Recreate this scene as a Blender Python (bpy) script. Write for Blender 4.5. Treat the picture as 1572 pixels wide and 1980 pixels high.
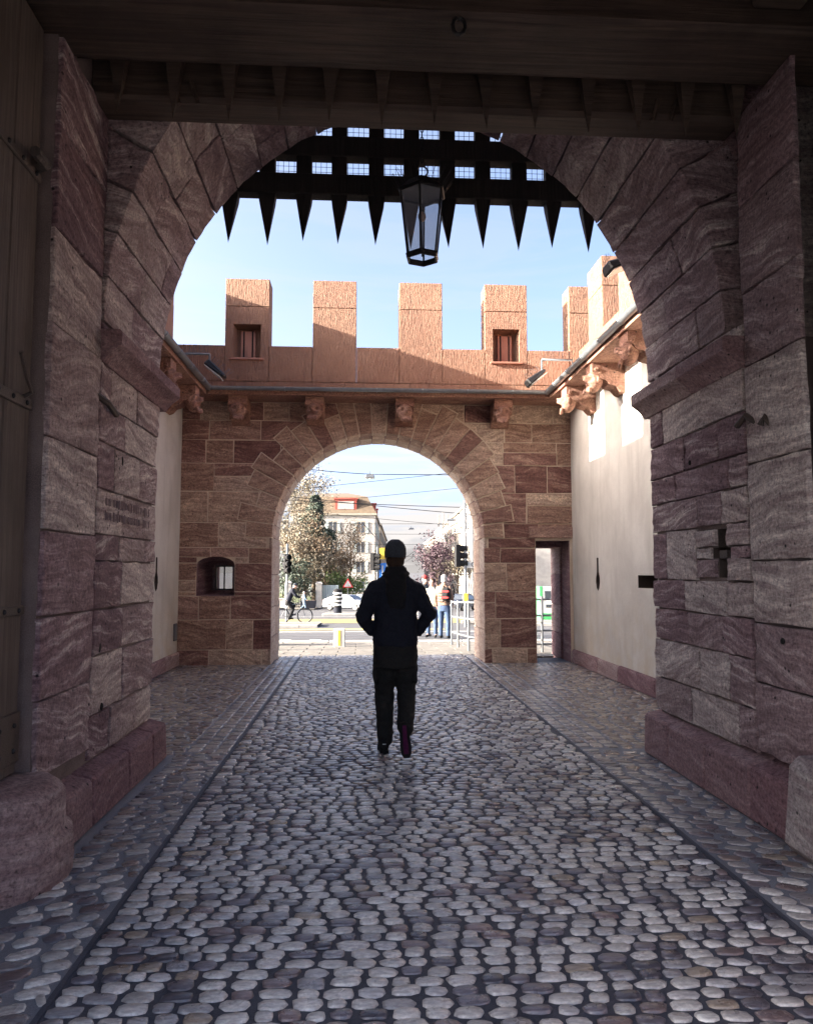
import bpy, bmesh, math, random
from mathutils import Vector, Matrix, noise as mnoise

# ------------------------------------------------------------------ clear, camera, sky, sun, exposure
for o in list(bpy.data.objects): bpy.data.objects.remove(o, do_unlink=True)
SC = bpy.context.scene
COL = SC.collection
R = math.radians

EYE = 1.55
cam_d = bpy.data.cameras.new('camera'); cam = bpy.data.objects.new('camera', cam_d); COL.objects.link(cam)
cam.location = (0, 0, EYE)
cam.rotation_euler = (R(90 + 4.5347), 0, R(-3.3837))
cam_d.sensor_fit = 'HORIZONTAL'; cam_d.sensor_width = 36.0; cam_d.lens = 36.0 * 1450 / 1572
cam_d.clip_start = 0.05; cam_d.clip_end = 3000
SC.camera = cam
SC.render.resolution_x = 812; SC.render.resolution_y = 1024

SUN_EL = 17.4      # low winter sun from the left, a little behind the far wall's face
SUN_BACK = 6.0     # degrees behind the plane of the far wall
SKY_STRENGTH = 0.12
EXPOSURE = 3.32
sd = Vector((-math.cos(R(SUN_EL)) * math.cos(R(SUN_BACK)), -math.cos(R(SUN_EL)) * math.sin(R(SUN_BACK)), math.sin(R(SUN_EL))))
W = bpy.data.worlds.new('World'); SC.world = W; W.use_nodes = True
wn, wl = W.node_tree.nodes, W.node_tree.links
for n in list(wn): wn.remove(n)
w_out = wn.new('ShaderNodeOutputWorld'); w_bg = wn.new('ShaderNodeBackground')
w_sky = wn.new('ShaderNodeTexSky'); w_sky.sky_type = 'NISHITA'; w_sky.sun_disc = False
w_sky.sun_elevation = R(SUN_EL); w_sky.sun_rotation = math.atan2(sd.x, sd.y)
w_sky.altitude = 260; w_sky.air_density = 0.38; w_sky.dust_density = 6.5; w_sky.ozone_density = 3.5
# thin streaky clouds, the same all round the sky, thicker towards the horizon
w_tc = wn.new('ShaderNodeTexCoord'); w_sep = wn.new('ShaderNodeSeparateXYZ'); wl.new(w_tc.outputs['Generated'], w_sep.inputs[0])
w_map = wn.new('ShaderNodeMapping'); w_map.inputs['Scale'].default_value = (1.6, 1.6, 11.0); w_map.inputs['Rotation'].default_value = (R(3), R(5), 0)
wl.new(w_tc.outputs['Generated'], w_map.inputs[0])
w_no = wn.new('ShaderNodeTexNoise'); w_no.inputs['Scale'].default_value = 2.6; w_no.inputs['Detail'].default_value = 7; w_no.inputs['Roughness'].default_value = .58
w_no.inputs['Distortion'].default_value = .5
wl.new(w_map.outputs[0], w_no.inputs['Vector'])
w_r1 = wn.new('ShaderNodeMapRange'); w_r1.inputs[1].default_value = .46; w_r1.inputs[2].default_value = .60; wl.new(w_no.outputs['Fac'], w_r1.inputs[0])
w_r2 = wn.new('ShaderNodeMapRange'); w_r2.inputs[1].default_value = .14; w_r2.inputs[2].default_value = .26; w_r2.inputs[3].default_value = 1.0; w_r2.inputs[4].default_value = .12
wl.new(w_sep.outputs['Z'], w_r2.inputs[0])
w_mul = wn.new('ShaderNodeMath'); w_mul.operation = 'MULTIPLY'; wl.new(w_r1.outputs[0], w_mul.inputs[0]); wl.new(w_r2.outputs[0], w_mul.inputs[1])
w_hz = wn.new('ShaderNodeMapRange'); w_hz.inputs[1].default_value = .0; w_hz.inputs[2].default_value = .07; w_hz.inputs[3].default_value = .6; w_hz.inputs[4].default_value = .0; wl.new(w_sep.outputs['Z'], w_hz.inputs[0])   # pale haze along the whole horizon
w_mul3 = wn.new('ShaderNodeMath'); w_mul3.operation = 'MULTIPLY'; w_mul3.inputs[1].default_value = .95; wl.new(w_mul.outputs[0], w_mul3.inputs[0])
w_mul2 = wn.new('ShaderNodeMath'); w_mul2.operation = 'MAXIMUM'; wl.new(w_mul3.outputs[0], w_mul2.inputs[0]); wl.new(w_hz.outputs[0], w_mul2.inputs[1])
w_mix = wn.new('ShaderNodeMix'); w_mix.data_type = 'RGBA'
wl.new(w_mul2.outputs[0], w_mix.inputs[0]); wl.new(w_sky.outputs[0], w_mix.inputs[6]); w_mix.inputs[7].default_value = (.78, .85, 1.0, 1)
w_wb = wn.new('ShaderNodeMix'); w_wb.data_type = 'RGBA'; w_wb.blend_type = 'MULTIPLY'; w_wb.inputs[0].default_value = 1.0; wl.new(w_mix.outputs[2], w_wb.inputs[6]); w_wb.inputs[7].default_value = (1.10, .95, .78, 1)
wl.new(w_wb.outputs[2], w_bg.inputs['Color']); w_bg.inputs['Strength'].default_value = SKY_STRENGTH
wl.new(w_bg.outputs[0], w_out.inputs['Surface'])

sun_d = bpy.data.lights.new('sun', 'SUN'); sun = bpy.data.objects.new('sun', sun_d); COL.objects.link(sun)
sun_d.energy = 3.4; sun_d.angle = R(0.5); sun_d.color = (1, .91, .78)
sun.rotation_euler = (-sd).to_track_quat('-Z', 'Y').to_euler(); sun.location = sd * 60
vs = SC.view_settings; vs.view_transform = 'Standard'; vs.look = 'None'; vs.gamma = 1; vs.exposure = EXPOSURE; vs.use_curve_mapping = False
try:
    SC.cycles.max_bounces = 10; SC.cycles.diffuse_bounces = 7; SC.cycles.glossy_bounces = 4
except Exception: pass

# ------------------------------------------------------------------ material helpers
class NT:
    def __init__(s, name):
        s.m = bpy.data.materials.new(name); s.m.use_nodes = True
        s.n, s.l = s.m.node_tree.nodes, s.m.node_tree.links
        s.b = s.n['Principled BSDF']; s.out = s.n['Material Output']
    def new(s, t, **kw):
        x = s.n.new(t)
        for k, v in kw.items():
            if isinstance(k, str) and hasattr(x, k): setattr(x, k, v)
            else: x.inputs[k].default_value = v
        return x
    def set(s, node, i, v):
        if hasattr(v, 'is_output') or isinstance(v, bpy.types.NodeSocket): s.l.new(v, node.inputs[i])
        else: node.inputs[i].default_value = v
    def pos(s): return s.n.new('ShaderNodeNewGeometry').outputs['Position']
    def rnd(s): return s.n.new('ShaderNodeObjectInfo').outputs['Random']
    def math(s, op, a, b=0.0):
        x = s.n.new('ShaderNodeMath'); x.operation = op; s.set(x, 0, a); s.set(x, 1, b); return x.outputs[0]
    def vmath(s, op, a, b):
        x = s.n.new('ShaderNodeVectorMath'); x.operation = op; s.set(x, 0, a); s.set(x, 1, b); return x.outputs[0]
    def mapping(s, v, scale=(1, 1, 1), rot=(0, 0, 0)):
        x = s.n.new('ShaderNodeMapping'); s.l.new(v, x.inputs[0]); x.inputs['Scale'].default_value = scale; x.inputs['Rotation'].default_value = rot; return x.outputs[0]
    def noise(s, v, scale=5, detail=4, rough=.55, dist=0):
        x = s.n.new('ShaderNodeTexNoise'); s.l.new(v, x.inputs['Vector']); x.inputs['Scale'].default_value = scale
        x.inputs['Detail'].default_value = detail; x.inputs['Roughness'].default_value = rough; x.inputs['Distortion'].default_value = dist; return x.outputs['Fac']
    def voro(s, v, scale, feature='F1'):
        x = s.n.new('ShaderNodeTexVoronoi'); x.feature = feature; s.l.new(v, x.inputs['Vector']); x.inputs['Scale'].default_value = scale; return x.outputs['Distance']
    def ramp(s, f, stops, interp='LINEAR'):
        x = s.n.new('ShaderNodeValToRGB'); s.l.new(f, x.inputs[0]); e = x.color_ramp; e.interpolation = interp
        while len(e.elements) < len(stops): e.elements.new(.5)
        for el, (p, c) in zip(e.elements, stops):
            el.position = p; el.color = (c[0], c[1], c[2], 1) if not isinstance(c, (int, float)) else (c, c, c, 1)
        return x.outputs[0]
    def rng(s, f, a, b, c, d):
        x = s.n.new('ShaderNodeMapRange'); s.l.new(f, x.inputs[0])
        for i, v in enumerate((a, b, c, d)): x.inputs[i + 1].default_value = v
        return x.outputs[0]
    def mix(s, f, a, b, mode='MIX'):
        x = s.n.new('ShaderNodeMix'); x.data_type = 'RGBA'; x.blend_type = mode; s.set(x, 0, f)
        for i, v in ((6, a), (7, b)):
            if isinstance(v, tuple) and len(v) == 3: v = (*v, 1)
            s.set(x, i, v)
        return x.outputs[2]
    def bump(s, h, strength=.5, dist=.02, prev=None):
        x = s.n.new('ShaderNodeBump'); x.inputs['Strength'].default_value = strength; x.inputs['Distance'].default_value = dist
        s.l.new(h, x.inputs['Height'])
        if prev: s.l.new(prev, x.inputs['Normal'])
        return x.outputs[0]
    def fin(s, col, rough=.8, normal=None, spec=.4, metal=0.0):
        s.set(s.b, 'Base Color', col if not isinstance(col, tuple) else (*col[:3], 1)); s.set(s.b, 'Roughness', rough)
        s.b.inputs['Specular IOR Level'].default_value = spec; s.b.inputs['Metallic'].default_value = metal
        if normal is not None: s.l.new(normal, s.b.inputs['Normal'])
        return s.m

MAT = {}
def plain(name, col, rough=.7, spec=.4, metal=0.0, var=.0, bump=0.0, scale=20.0):
    t = NT(name); c = col; nrm = None
    if var or bump:
        p = t.pos(); n = t.noise(p, scale, 5, .6)
        if var: c = t.mix(t.rng(n, .3, .7, 0, 1), tuple(x * (1 - var) for x in col), tuple(min(1, x * (1 + var)) for x in col))
        if bump: nrm = t.bump(n, bump, .01)
    MAT[name] = t.fin(c, rough, nrm, spec, metal); return MAT[name]

def sandstone(name, stops, band=.55, grain=.7, rough=.82, dark=.5, lightc=(.50, .42, .34), warp=.25):
    t = NT(name); p = t.pos(); r = t.rnd()
    r2 = t.math('FRACT', t.math('MULTIPLY', r, 7.31)); r3 = t.math('FRACT', t.math('MULTIPLY', r, 23.7))
    off = t.n.new('ShaderNodeCombineXYZ')
    for i, k in enumerate((31., 17., 47.)): t.l.new(t.math('MULTIPLY', r, k), off.inputs[i])
    q = t.vmath('ADD', p, off.outputs[0])
    vr = t.n.new('ShaderNodeVectorRotate'); vr.rotation_type = 'AXIS_ANGLE'; vr.inputs['Axis'].default_value = (.7, .7, 0)
    t.l.new(q, vr.inputs['Vector']); t.l.new(t.math('MULTIPLY', t.math('SUBTRACT', r2, .5), .75), vr.inputs['Angle'])
    wv = t.noise(q, 1.7, 3, .5)
    cw = t.n.new('ShaderNodeCombineXYZ'); t.l.new(t.math('MULTIPLY', wv, warp), cw.inputs[2])
    q2 = t.vmath('ADD', vr.outputs[0], cw.outputs[0])
    bands = t.noise(t.mapping(q2, (1.1, 1.1, 13)), 1.35, 8, .72, .12)
    fine = t.noise(t.mapping(q2, (5, 5, 60)), 1.5, 4, .6)
    base = t.ramp(r3, stops, 'CONSTANT')
    lo = t.mix(1.0, base, (dark, dark * .86, dark * .90), 'MULTIPLY')
    c = t.mix(t.rng(bands, .38, .58, 0, 1), lo, base)
    r4 = t.rng(t.math('FRACT', t.math('MULTIPLY', r, 51.3)), 0, 1, .15, 1.0)
    c = t.mix(t.math('MULTIPLY', t.math('MULTIPLY', t.rng(bands, .53, .66, 0, 1), band), r4), c, lightc)
    c = t.mix(t.math('MULTIPLY', t.rng(fine, .46, .66, 0, 1), .45), c, lo)
    g = t.noise(p, 42, 7, .78)
    c = t.mix(t.rng(g, .50, .66, 0, 1.0), c, t.mix(1.0, c, (1.55, 1.52, 1.48), 'MULTIPLY')); c = t.mix(t.rng(g, .49, .36, 0, .9), c, t.mix(1.0, c, (.38, .35, .38), 'MULTIPLY'))
    blot = t.noise(p, 4.5, 5, .65)
    c = t.mix(t.rng(blot, .5, .75, 0, .6), c, lo)
    pit = t.voro(t.vmath('ADD', q, (0, 0, 0)), 9.0)
    hole = t.rng(pit, .05, .11, 0, 1)
    c = t.mix(hole, (.02, .016, .016), c)
    rel = t.noise(q2, 11, 6, .62)
    n = t.bump(bands, .35, .02)
    n = t.bump(rel, 1.0, .034, n)
    n = t.bump(hole, .6, .02, n)
    n = t.bump(g, grain, .012, n)
    MAT[name] = t.fin(c, rough, n, .35); return MAT[name]

sandstone('pier_sandstone', [(0, (.27, .175, .19)), (.16, (.40, .30, .30)), (.34, (.58, .50, .46)), (.54, (.36, .25, .26)), (.68, (.64, .57, .52)), (.86, (.48, .39, .37))], band=.9, lightc=(.80, .74, .67), grain=1.0, dark=.46)
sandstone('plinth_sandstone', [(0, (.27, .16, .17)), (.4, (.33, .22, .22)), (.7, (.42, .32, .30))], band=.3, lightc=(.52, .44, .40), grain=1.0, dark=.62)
sandstone('wall_sandstone', [(0, (.27, .14, .115)), (.16, (.46, .30, .22)), (.36, (.62, .46, .34)), (.54, (.36, .205, .165)), (.72, (.68, .53, .40)), (.88, (.50, .33, .26))], band=.6, lightc=(.76, .60, .45), grain=.9, dark=.50)
sandstone('arch_sandstone', [(0, (.40, .305, .30)), (.3, (.47, .385, .365)), (.55, (.36, .265, .27)), (.75, (.52, .44, .41))], band=.85, lightc=(.78, .72, .65), grain=1.0, dark=.48)
sandstone('ring_sandstone', [(0, (.42, .27, .20)), (.3, (.52, .36, .265)), (.55, (.36, .21, .165)), (.75, (.60, .44, .33))], band=.6, lightc=(.76, .60, .45), grain=.9, dark=.52)
sandstone('grey_sandstone', [(0, (.44, .40, .38)), (.5, (.52, .48, .45))], band=.5, lightc=(.66, .62, .57), grain=1.0, dark=.6)
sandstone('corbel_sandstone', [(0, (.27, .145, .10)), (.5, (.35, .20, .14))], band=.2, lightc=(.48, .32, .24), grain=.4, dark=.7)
sandstone('soffit_sandstone', [(0, (.46, .36, .28)), (.5, (.56, .47, .38))], band=.3, lightc=(.62, .54, .45), grain=.6, dark=.7)

def tooled(name):
    t = NT(name); p = t.pos(); r = t.rnd()
    q = t.mapping(p, (62, 62, 7.5)); st = t.noise(q, 1.0, 3, .55, .4)
    big = t.noise(p, 2.2, 5, .6)
    c = t.mix(t.rng(big, .3, .7, 0, 1), (.31, .16, .108), (.40, .225, .15))
    c = t.mix(t.rng(r, 0, 1, 0, .35), c, (.46, .27, .17))
    # rain-wash darkening just below copings has its own streaky shape
    wash = t.noise(t.mapping(p, (9, 9, .9)), 1.0, 4, .6)
    c = t.mix(t.rng(wash, .58, .78, 0, .55), c, (.13, .085, .07))
    n = t.bump(st, 1.0, .11); n = t.bump(t.noise(p, 120, 3, .6), .4, .004, n)
    MAT[name] = t.fin(c, .85, n, .3)
tooled('tooled_sandstone')
def dressed(name):
    t = NT(name); p = t.pos()
    c = t.mix(t.rng(t.noise(p, 2.5, 5, .6), .3, .7, 0, 1), (.36, .16, .115), (.45, .225, .155))
    c = t.mix(t.rng(t.noise(t.mapping(p, (8, 8, 1)), 1, 4, .6), .57, .75, 0, .6), c, (.12, .075, .06))
    MAT[name] = t.fin(c, .85, t.bump(t.noise(p, 60, 5, .65), .5, .006), .3)
dressed('dressed_sandstone')

def plaster():
    t = NT('plaster'); p = t.pos()
    a = t.noise(p, 1.1, 6, .65, .3); b = t.noise(t.mapping(p, (3.5, 3.5, .45)), 1.3, 5, .6); g = t.noise(p, 45, 5, .7)
    c = t.mix(t.rng(a, .3, .72, 0, 1), (.47, .44, .395), (.68, .65, .59))
    c = t.mix(t.rng(b, .5, .76, 0, .6), c, (.36, .335, .295))
    c = t.mix(t.rng(g, .35, .7, 0, .35), c, (.46, .43, .38))
    sep = t.n.new('ShaderNodeSeparateXYZ'); t.l.new(p, sep.inputs[0])
    damp = t.math('MULTIPLY', t.rng(sep.outputs['Z'], .25, 1.5, 1, 0), t.rng(t.noise(p, 3.0, 6, .7), .38, .66, 0, .75))
    c = t.mix(damp, c, (.50, .42, .30))     # rising damp stain
    n = t.bump(a, .3, .03); n = t.bump(g, .5, .008, n); n = t.bump(t.noise(p, 12, 4, .6), .35, .015, n)
    MAT['plaster'] = t.fin(c, .9, n, .25)
plaster()

def wood(name, a, b, axis, rough=.6):
    t = NT(name); p = t.pos(); r = t.rnd()
    off = t.n.new('ShaderNodeCombineXYZ')
    for i in range(3): t.l.new(t.math('MULTIPLY', r, 13. + 9 * i), off.inputs[i])
    q = t.vmath('ADD', p, off.outputs[0])
    sc = {'x': (1.2, 34, 34), 'y': (34, 1.2, 34), 'z': (34, 34, 1.2)}[axis]
    g = t.noise(t.mapping(q, sc), 1.0, 6, .65, .6); k = t.noise(q, 2.0, 4, .6)
    c = t.mix(t.rng(g, .35, .65, 0, 1), a, b); c = t.mix(t.rng(k, .45, .7, 0, .6), c, tuple(x * .45 for x in a))
    c = t.mix(t.rng(r, 0, 1, 0, .35), c, tuple(x * 1.5 for x in b))
    n = t.bump(g, .9, .012); n = t.bump(t.noise(q, 7, 3, .5), .4, .02, n)
    MAT[name] = t.fin(c, rough, n, .3)
wood('beam_wood', (.028, .018, .014), (.085, .058, .043), 'x', .65)
wood('door_wood', (.035, .027, .024), (.11, .088, .075), 'z', .75)
wood('portcullis_wood', (.010, .008, .007), (.025, .020, .018), 'z', .8)

def cobble_mat(name, tint=1.0):
    t = NT(name); p = t.pos()
    at = t.n.new('ShaderNodeAttribute'); at.attribute_name = 'tone'; at.attribute_type = 'GEOMETRY'
    col = at.outputs['Color']
    g = t.noise(p, 55, 5, .7); b = t.noise(t.mapping(p, (25, 70, 25)), 1, 4, .6)
    col = t.mix(t.rng(t.noise(p, 1.3, 4, .6), .38, .62, .45, 0), col, t.mix(1.0, col, (.52, .50, .52), 'MULTIPLY'))
    c = t.mix(t.rng(b, .40, .62, 0, .7), col, t.mix(1.0, col, (.5, .48, .5), 'MULTIPLY'))
    c = t.mix(t.rng(g, .45, .72, 0, .55), c, t.mix(1.0, c, (1.55, 1.55, 1.5), 'MULTIPLY'))
    n = t.bump(b, .4, .005); n = t.bump(g, .6, .004, n)
    MAT[name] = t.fin(c, t.rng(t.noise(p, 6, 4, .6), .3, .7, .21, .38), n, 1.0)
cobble_mat('cobble')
def bed_mat(name, a, b, rough=.75):
    t = NT(name); p = t.pos()
    c = t.mix(t.rng(t.noise(p, 2.4, 6, .65), .35, .68, 0, 1), a, b); g = t.noise(p, 140, 4, .7)
    c = t.mix(t.rng(g, .4, .7, 0, .5), c, tuple(x * 1.6 for x in b))
    MAT[name] = t.fin(c, rough, t.bump(g, .8, .006), .4)
bed_mat('joint_dark', (.035, .038, .052), (.075, .08, .10), .6)
bed_mat('joint_pale', (.12, .13, .155), (.22, .23, .25), .6)
bed_mat('asphalt', (.05, .05, .053), (.08, .08, .084), .8)
bed_mat('slab', (.10, .092, .08), (.17, .157, .137), .8)
bed_mat('kerb_stone', (.26, .245, .22), (.36, .345, .315), .8)
bed_mat('grass', (.05, .075, .025), (.10, .12, .05), .9)
bed_mat('mortar', (.52, .41, .30), (.64, .53, .41), .9)
bed_mat('dark_mortar', (.10, .075, .07), (.20, .155, .14), .9)
bed_mat('house_cream', (.23, .20, .16), (.30, .265, .22), .9)
bed_mat('house_white', (.26, .245, .225), (.33, .315, .295), .9)
bed_mat('house_tan', (.27, .21, .145), (.34, .28, .20), .9)
bed_mat('roof_tile', (.085, .062, .042), (.14, .105, .07), .85)
bed_mat('roof_slate', (.10, .09, .09), (.17, .15, .15), .8)
bed_mat('rust_iron_and_recess_shade', (.03, .022, .02), (.07, .05, .04), .55)  # real ironwork, and the painted shade inside slots and loopholes
bed_mat('lead', (.16, .17, .18), (.24, .25, .26), .45)
plain('zinc', (.30, .32, .34), .38, .5, .7, var=.15, scale=9)
plain('iron', (.018, .017, .018), .5, .5, .4, var=.3)
plain('galv', (.17, .18, .19), .45, .5, .5, var=.1)
plain('black_void', (.008, .007, .007), .9)
plain('white_paint', (.45, .45, .43), .5)
plain('yellow_paint', (.72, .50, .06), .5)
plain('line_white', (.70, .69, .64), .7, var=.15)
plain('line_yellow', (.62, .47, .14), .7, var=.15)
plain('rail_steel', (.30, .29, .28), .3, .5, .9)
plain('blue_sign', (.03, .16, .52), .4)
plain('red_sign', (.60, .03, .03), .4)
plain('green_box', (.06, .36, .12), .35)
plain('pale_box', (.62, .63, .60), .4)
plain('screen', (.05, .06, .07), .15)
plain('dark_frame', (.10, .09, .08), .5)
plain('red_wood', (.33, .07, .05), .6)
plain('shutter', (.34, .40, .40), .6)
plain('tyre', (.015, .015, .016), .8)
plain('rim', (.45, .46, .47), .3, .5, .9)
plain('car_white', (.38, .39, .40), .18, .6)
plain('car_silver', (.40, .45, .50), .2, .6, .5)
plain('car_dark', (.03, .035, .05), .2, .6)
plain('lamp_lens', (.75, .75, .7), .15)
plain('bulb', (.55, .36, .26), .3)
def glass(name, col, rough=.05, alpha=None):
    t = NT(name); t.fin(col, rough, None, .8)
    if alpha is not None: t.b.inputs['Alpha'].default_value = alpha
    MAT[name] = t.m
glass('pane', (.06, .07, .085), .06)
glass('lantern_glass', (.30, .32, .38), .25, .42); glass('clear_glass', (.03, .035, .04), .08, .35)
plain('skin', (.50, .30, .22), .55, .4)
for nm, c in dict(cloth_navy=(.011, .013, .021), cloth_black=(.010, .010, .011), cloth_grey=(.045, .052, .06), cloth_jean=(.04, .065, .12), cloth_brown=(.20, .13, .095), cloth_cream=(.42, .38, .31), cloth_red=(.28, .03, .03), cloth_blue=(.26, .36, .45), cloth_olive=(.016, .016, .015), hair_white=(.4, .37, .33), hair_brown=(.035, .02, .012), sole_purple=(.07, .008, .045), cloth_white=(.7, .7, .7)).items():
    plain(nm, c, .85, .25, 0, var=.25, bump=.35, scale=55)
def leafmat(name, a, b):
    t = NT(name); at = t.n.new('ShaderNodeAttribute'); at.attribute_name = 'tone'; at.attribute_type = 'GEOMETRY'
    c = t.mix(at.outputs['Fac'], a, b); t.fin(c, .6, None, .3)
    try: t.b.inputs['Subsurface Weight'].default_value = 0
    except Exception: pass
    MAT[name] = t.m
leafmat('needles', (.018, .032, .022), (.07, .09, .065))
leafmat('autumn_leaves', (.07, .045, .027), (.20, .14, .085))
leafmat('pale_leaves', (.09, .075, .05), (.22, .19, .135))
leafmat('purple_leaves', (.04, .025, .034), (.095, .055, .068))
leafmat('green_leaves', (.04, .07, .02), (.12, .16, .05))
plain('bark', (.10, .075, .055), .9, .2, 0, var=.35, bump=.6, scale=14)

# ------------------------------------------------------------------ mesh helpers
class MB:
    def __init__(s): s.v = []; s.f = []
    def add(s, vs, fs):
        o = len(s.v); s.v += [tuple(v) for v in vs]; s.f += [tuple(i + o for i in f) for f in fs]; return s
    def box(s, a, b, M=None):
        x0, y0, z0 = a; x1, y1, z1 = b
        vs = [(x0, y0, z0), (x1, y0, z0), (x1, y1, z0), (x0, y1, z0), (x0, y0, z1), (x1, y0, z1), (x1, y1, z1), (x0, y1, z1)]
        if M is not None: vs = [M @ Vector(v) for v in vs]
        return s.add(vs, [(0, 3, 2, 1), (4, 5, 6, 7), (0, 1, 5, 4), (1, 2, 6, 5), (2, 3, 7, 6), (3, 0, 4, 7)])
    def cbox(s, a, b, c=.01, M=None):      # chamfered box
        return s.chex([Vector(p) for p in ((a[0], a[1], a[2]), (b[0], a[1], a[2]), (b[0], b[1], a[2]), (a[0], b[1], a[2]), (a[0], a[1], b[2]), (b[0], a[1], b[2]), (b[0], b[1], b[2]), (a[0], b[1], b[2]))], c, M)
    def chex(s, P, c=.01, M=None):          # chamfered hexahedron from 8 corners (bottom ring, top ring)
        F = [(0, 3, 2, 1), (4, 5, 6, 7), (0, 1, 5, 4), (1, 2, 6, 5), (2, 3, 7, 6), (3, 0, 4, 7)]
        P = [Vector(p) for p in P]; idx = {}; vs = []; fs = []
        for fi, f in enumerate(F):
            ring = []
            for k in range(4):
                i, n, p = f[k], f[(k + 1) % 4], f[(k - 1) % 4]
                e1 = P[n] - P[i]; e2 = P[p] - P[i]
                v = P[i] + e1.normalized() * min(c, e1.length * .4) + e2.normalized() * min(c, e2.length * .4)
                idx[(fi, i)] = len(vs); ring.append(len(vs)); vs.append(M @ v if M is not None else v)
            fs.append(tuple(ring))
        ed = {}
        for fi, f in enumerate(F):
            for k in range(4): ed.setdefault(tuple(sorted((f[k], f[(k + 1) % 4]))), []).append((fi, f[k], f[(k + 1) % 4]))
        for e, l in ed.items():
            (fa, a0, a1), (fb, b0, b1) = l
            fs.append((idx[(fa, a1)], idx[(fa, a0)], idx[(fb, a0)], idx[(fb, a1)]))
        for i in range(8):
            tri = [fi for fi, f in enumerate(F) if i in f]
            fs.append(tuple(idx[(fi, i)] for fi in tri))
        return s.add(vs, fs)
    def tube(s, pts, r, n=8, cap=True):
        pts = [Vector(p) for p in pts]; rs = r if isinstance(r, (list, tuple)) else [r] * len(pts)
        rings = []; prev = None
        for i, p in enumerate(pts):
            d = (pts[min(i + 1, len(pts) - 1)] - pts[max(i - 1, 0)])
            d = d.normalized() if d.length > 1e-9 else Vector((0, 0, 1))
            if prev is None:
                a = Vector((0, 0, 1)) if abs(d.z) < .9 else Vector((1, 0, 0)); u = d.cross(a).normalized()
            else:
                u = prev - d * prev.dot(d); u = u.normalized() if u.length > 1e-6 else d.orthogonal().normalized()
            prev = u; w = d.cross(u)
            rings.append([p + (u * math.cos(2 * math.pi * k / n) + w * math.sin(2 * math.pi * k / n)) * rs[i] for k in range(n)])
        vs = [v for g in rings for v in g]; fs = []
        for i in range(len(pts) - 1):
            for k in range(n): fs.append((i * n + k, i * n + (k + 1) % n, (i + 1) * n + (k + 1) % n, (i + 1) * n + k))
        if cap: fs.append(tuple(range(n))[::-1]); fs.append(tuple((len(pts) - 1) * n + k for k in range(n)))
        return s.add(vs, fs)
    def lathe(s, prof, c=(0, 0, 0), n=16, sx=1, sy=1, M=None):
        vs = []; fs = []
        for r, z in prof:
            for k in range(n):
                a = 2 * math.pi * k / n; v = Vector((c[0] + r * sx * math.cos(a), c[1] + r * sy * math.sin(a), c[2] + z)); vs.append(M @ v if M is not None else v)
        m = len(prof)
        for i in range(m - 1):
            for k in range(n): fs.append((i * n + k, i * n + (k + 1) % n, (i + 1) * n + (k + 1) % n, (i + 1) * n + k))
        fs.append(tuple(range(n))[::-1]); fs.append(tuple((m - 1) * n + k for k in range(n)))
        return s.add(vs, fs)
    def ell(s, c, r, n=12, m=8, M=None):
        prof = [(max(.02, math.sin(math.pi * i / m)), -math.cos(math.pi * i / m)) for i in range(m + 1)]
        vs = []; fs = []
        for a, z in prof:
            for k in range(n):
                t = 2 * math.pi * k / n; v = Vector((c[0] + r[0] * a * math.cos(t), c[1] + r[1] * a * math.sin(t), c[2] + r[2] * z)); vs.append(M @ v if M is not None else v)
        for i in range(m):
            for k in range(n): fs.append((i * n + k, i * n + (k + 1) % n, (i + 1) * n + (k + 1) % n, (i + 1) * n + k))
        fs.append(tuple(range(n))[::-1]); fs.append(tuple(m * n + k for k in range(n)))
        return s.add(vs, fs)
    def prism(s, poly, fn, d0, d1, c=0.0):   # polygon (u,v) from back d0 to front d1, front edge chamfered; fn(u,v,d)->xyz
        n = len(poly); cu = sum(p[0] for p in poly) / n; cv = sum(p[1] for p in poly) / n
        if c > 0:
            ins = []
            for u, v in poly:
                L = math.hypot(u - cu, v - cv) or 1; k = max(.5, 1 - c * 1.35 / L); ins.append((cu + (u - cu) * k, cv + (v - cv) * k))
            vs = [fn(u, v, d0) for u, v in poly] + [fn(u, v, d1 - c) for u, v in poly] + [fn(u, v, d1) for u, v in ins]; L = 3
        else:
            vs = [fn(u, v, d0) for u, v in poly] + [fn(u, v, d1) for u, v in poly]; L = 2
        fs = [tuple(range(n))[::-1], tuple((L - 1) * n + k for k in range(n))]
        for j in range(L - 1):
            for k in range(n): fs.append((j * n + k, j * n + (k + 1) % n, (j + 1) * n + (k + 1) % n, (j + 1) * n + k))
        return s.add(vs, fs)
    def mesh(s, name, smooth=False, fix=True):
        me = bpy.data.meshes.new(name); me.from_pydata([tuple(v) for v in s.v], [], s.f)
        if fix:
            bm = bmesh.new(); bm.from_mesh(me); bmesh.ops.recalc_face_normals(bm, faces=bm.faces); bm.to_mesh(me); bm.free()
        if smooth: me.polygons.foreach_set('use_smooth', [True] * len(me.polygons))
        me.update(); return me
    def build(s, name, mat, parent=None, smooth=False, fix=True, loc=None):
        me = s.mesh(name, smooth, fix); me.materials.append(MAT[mat]); return link(name, me, parent, loc)

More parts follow.
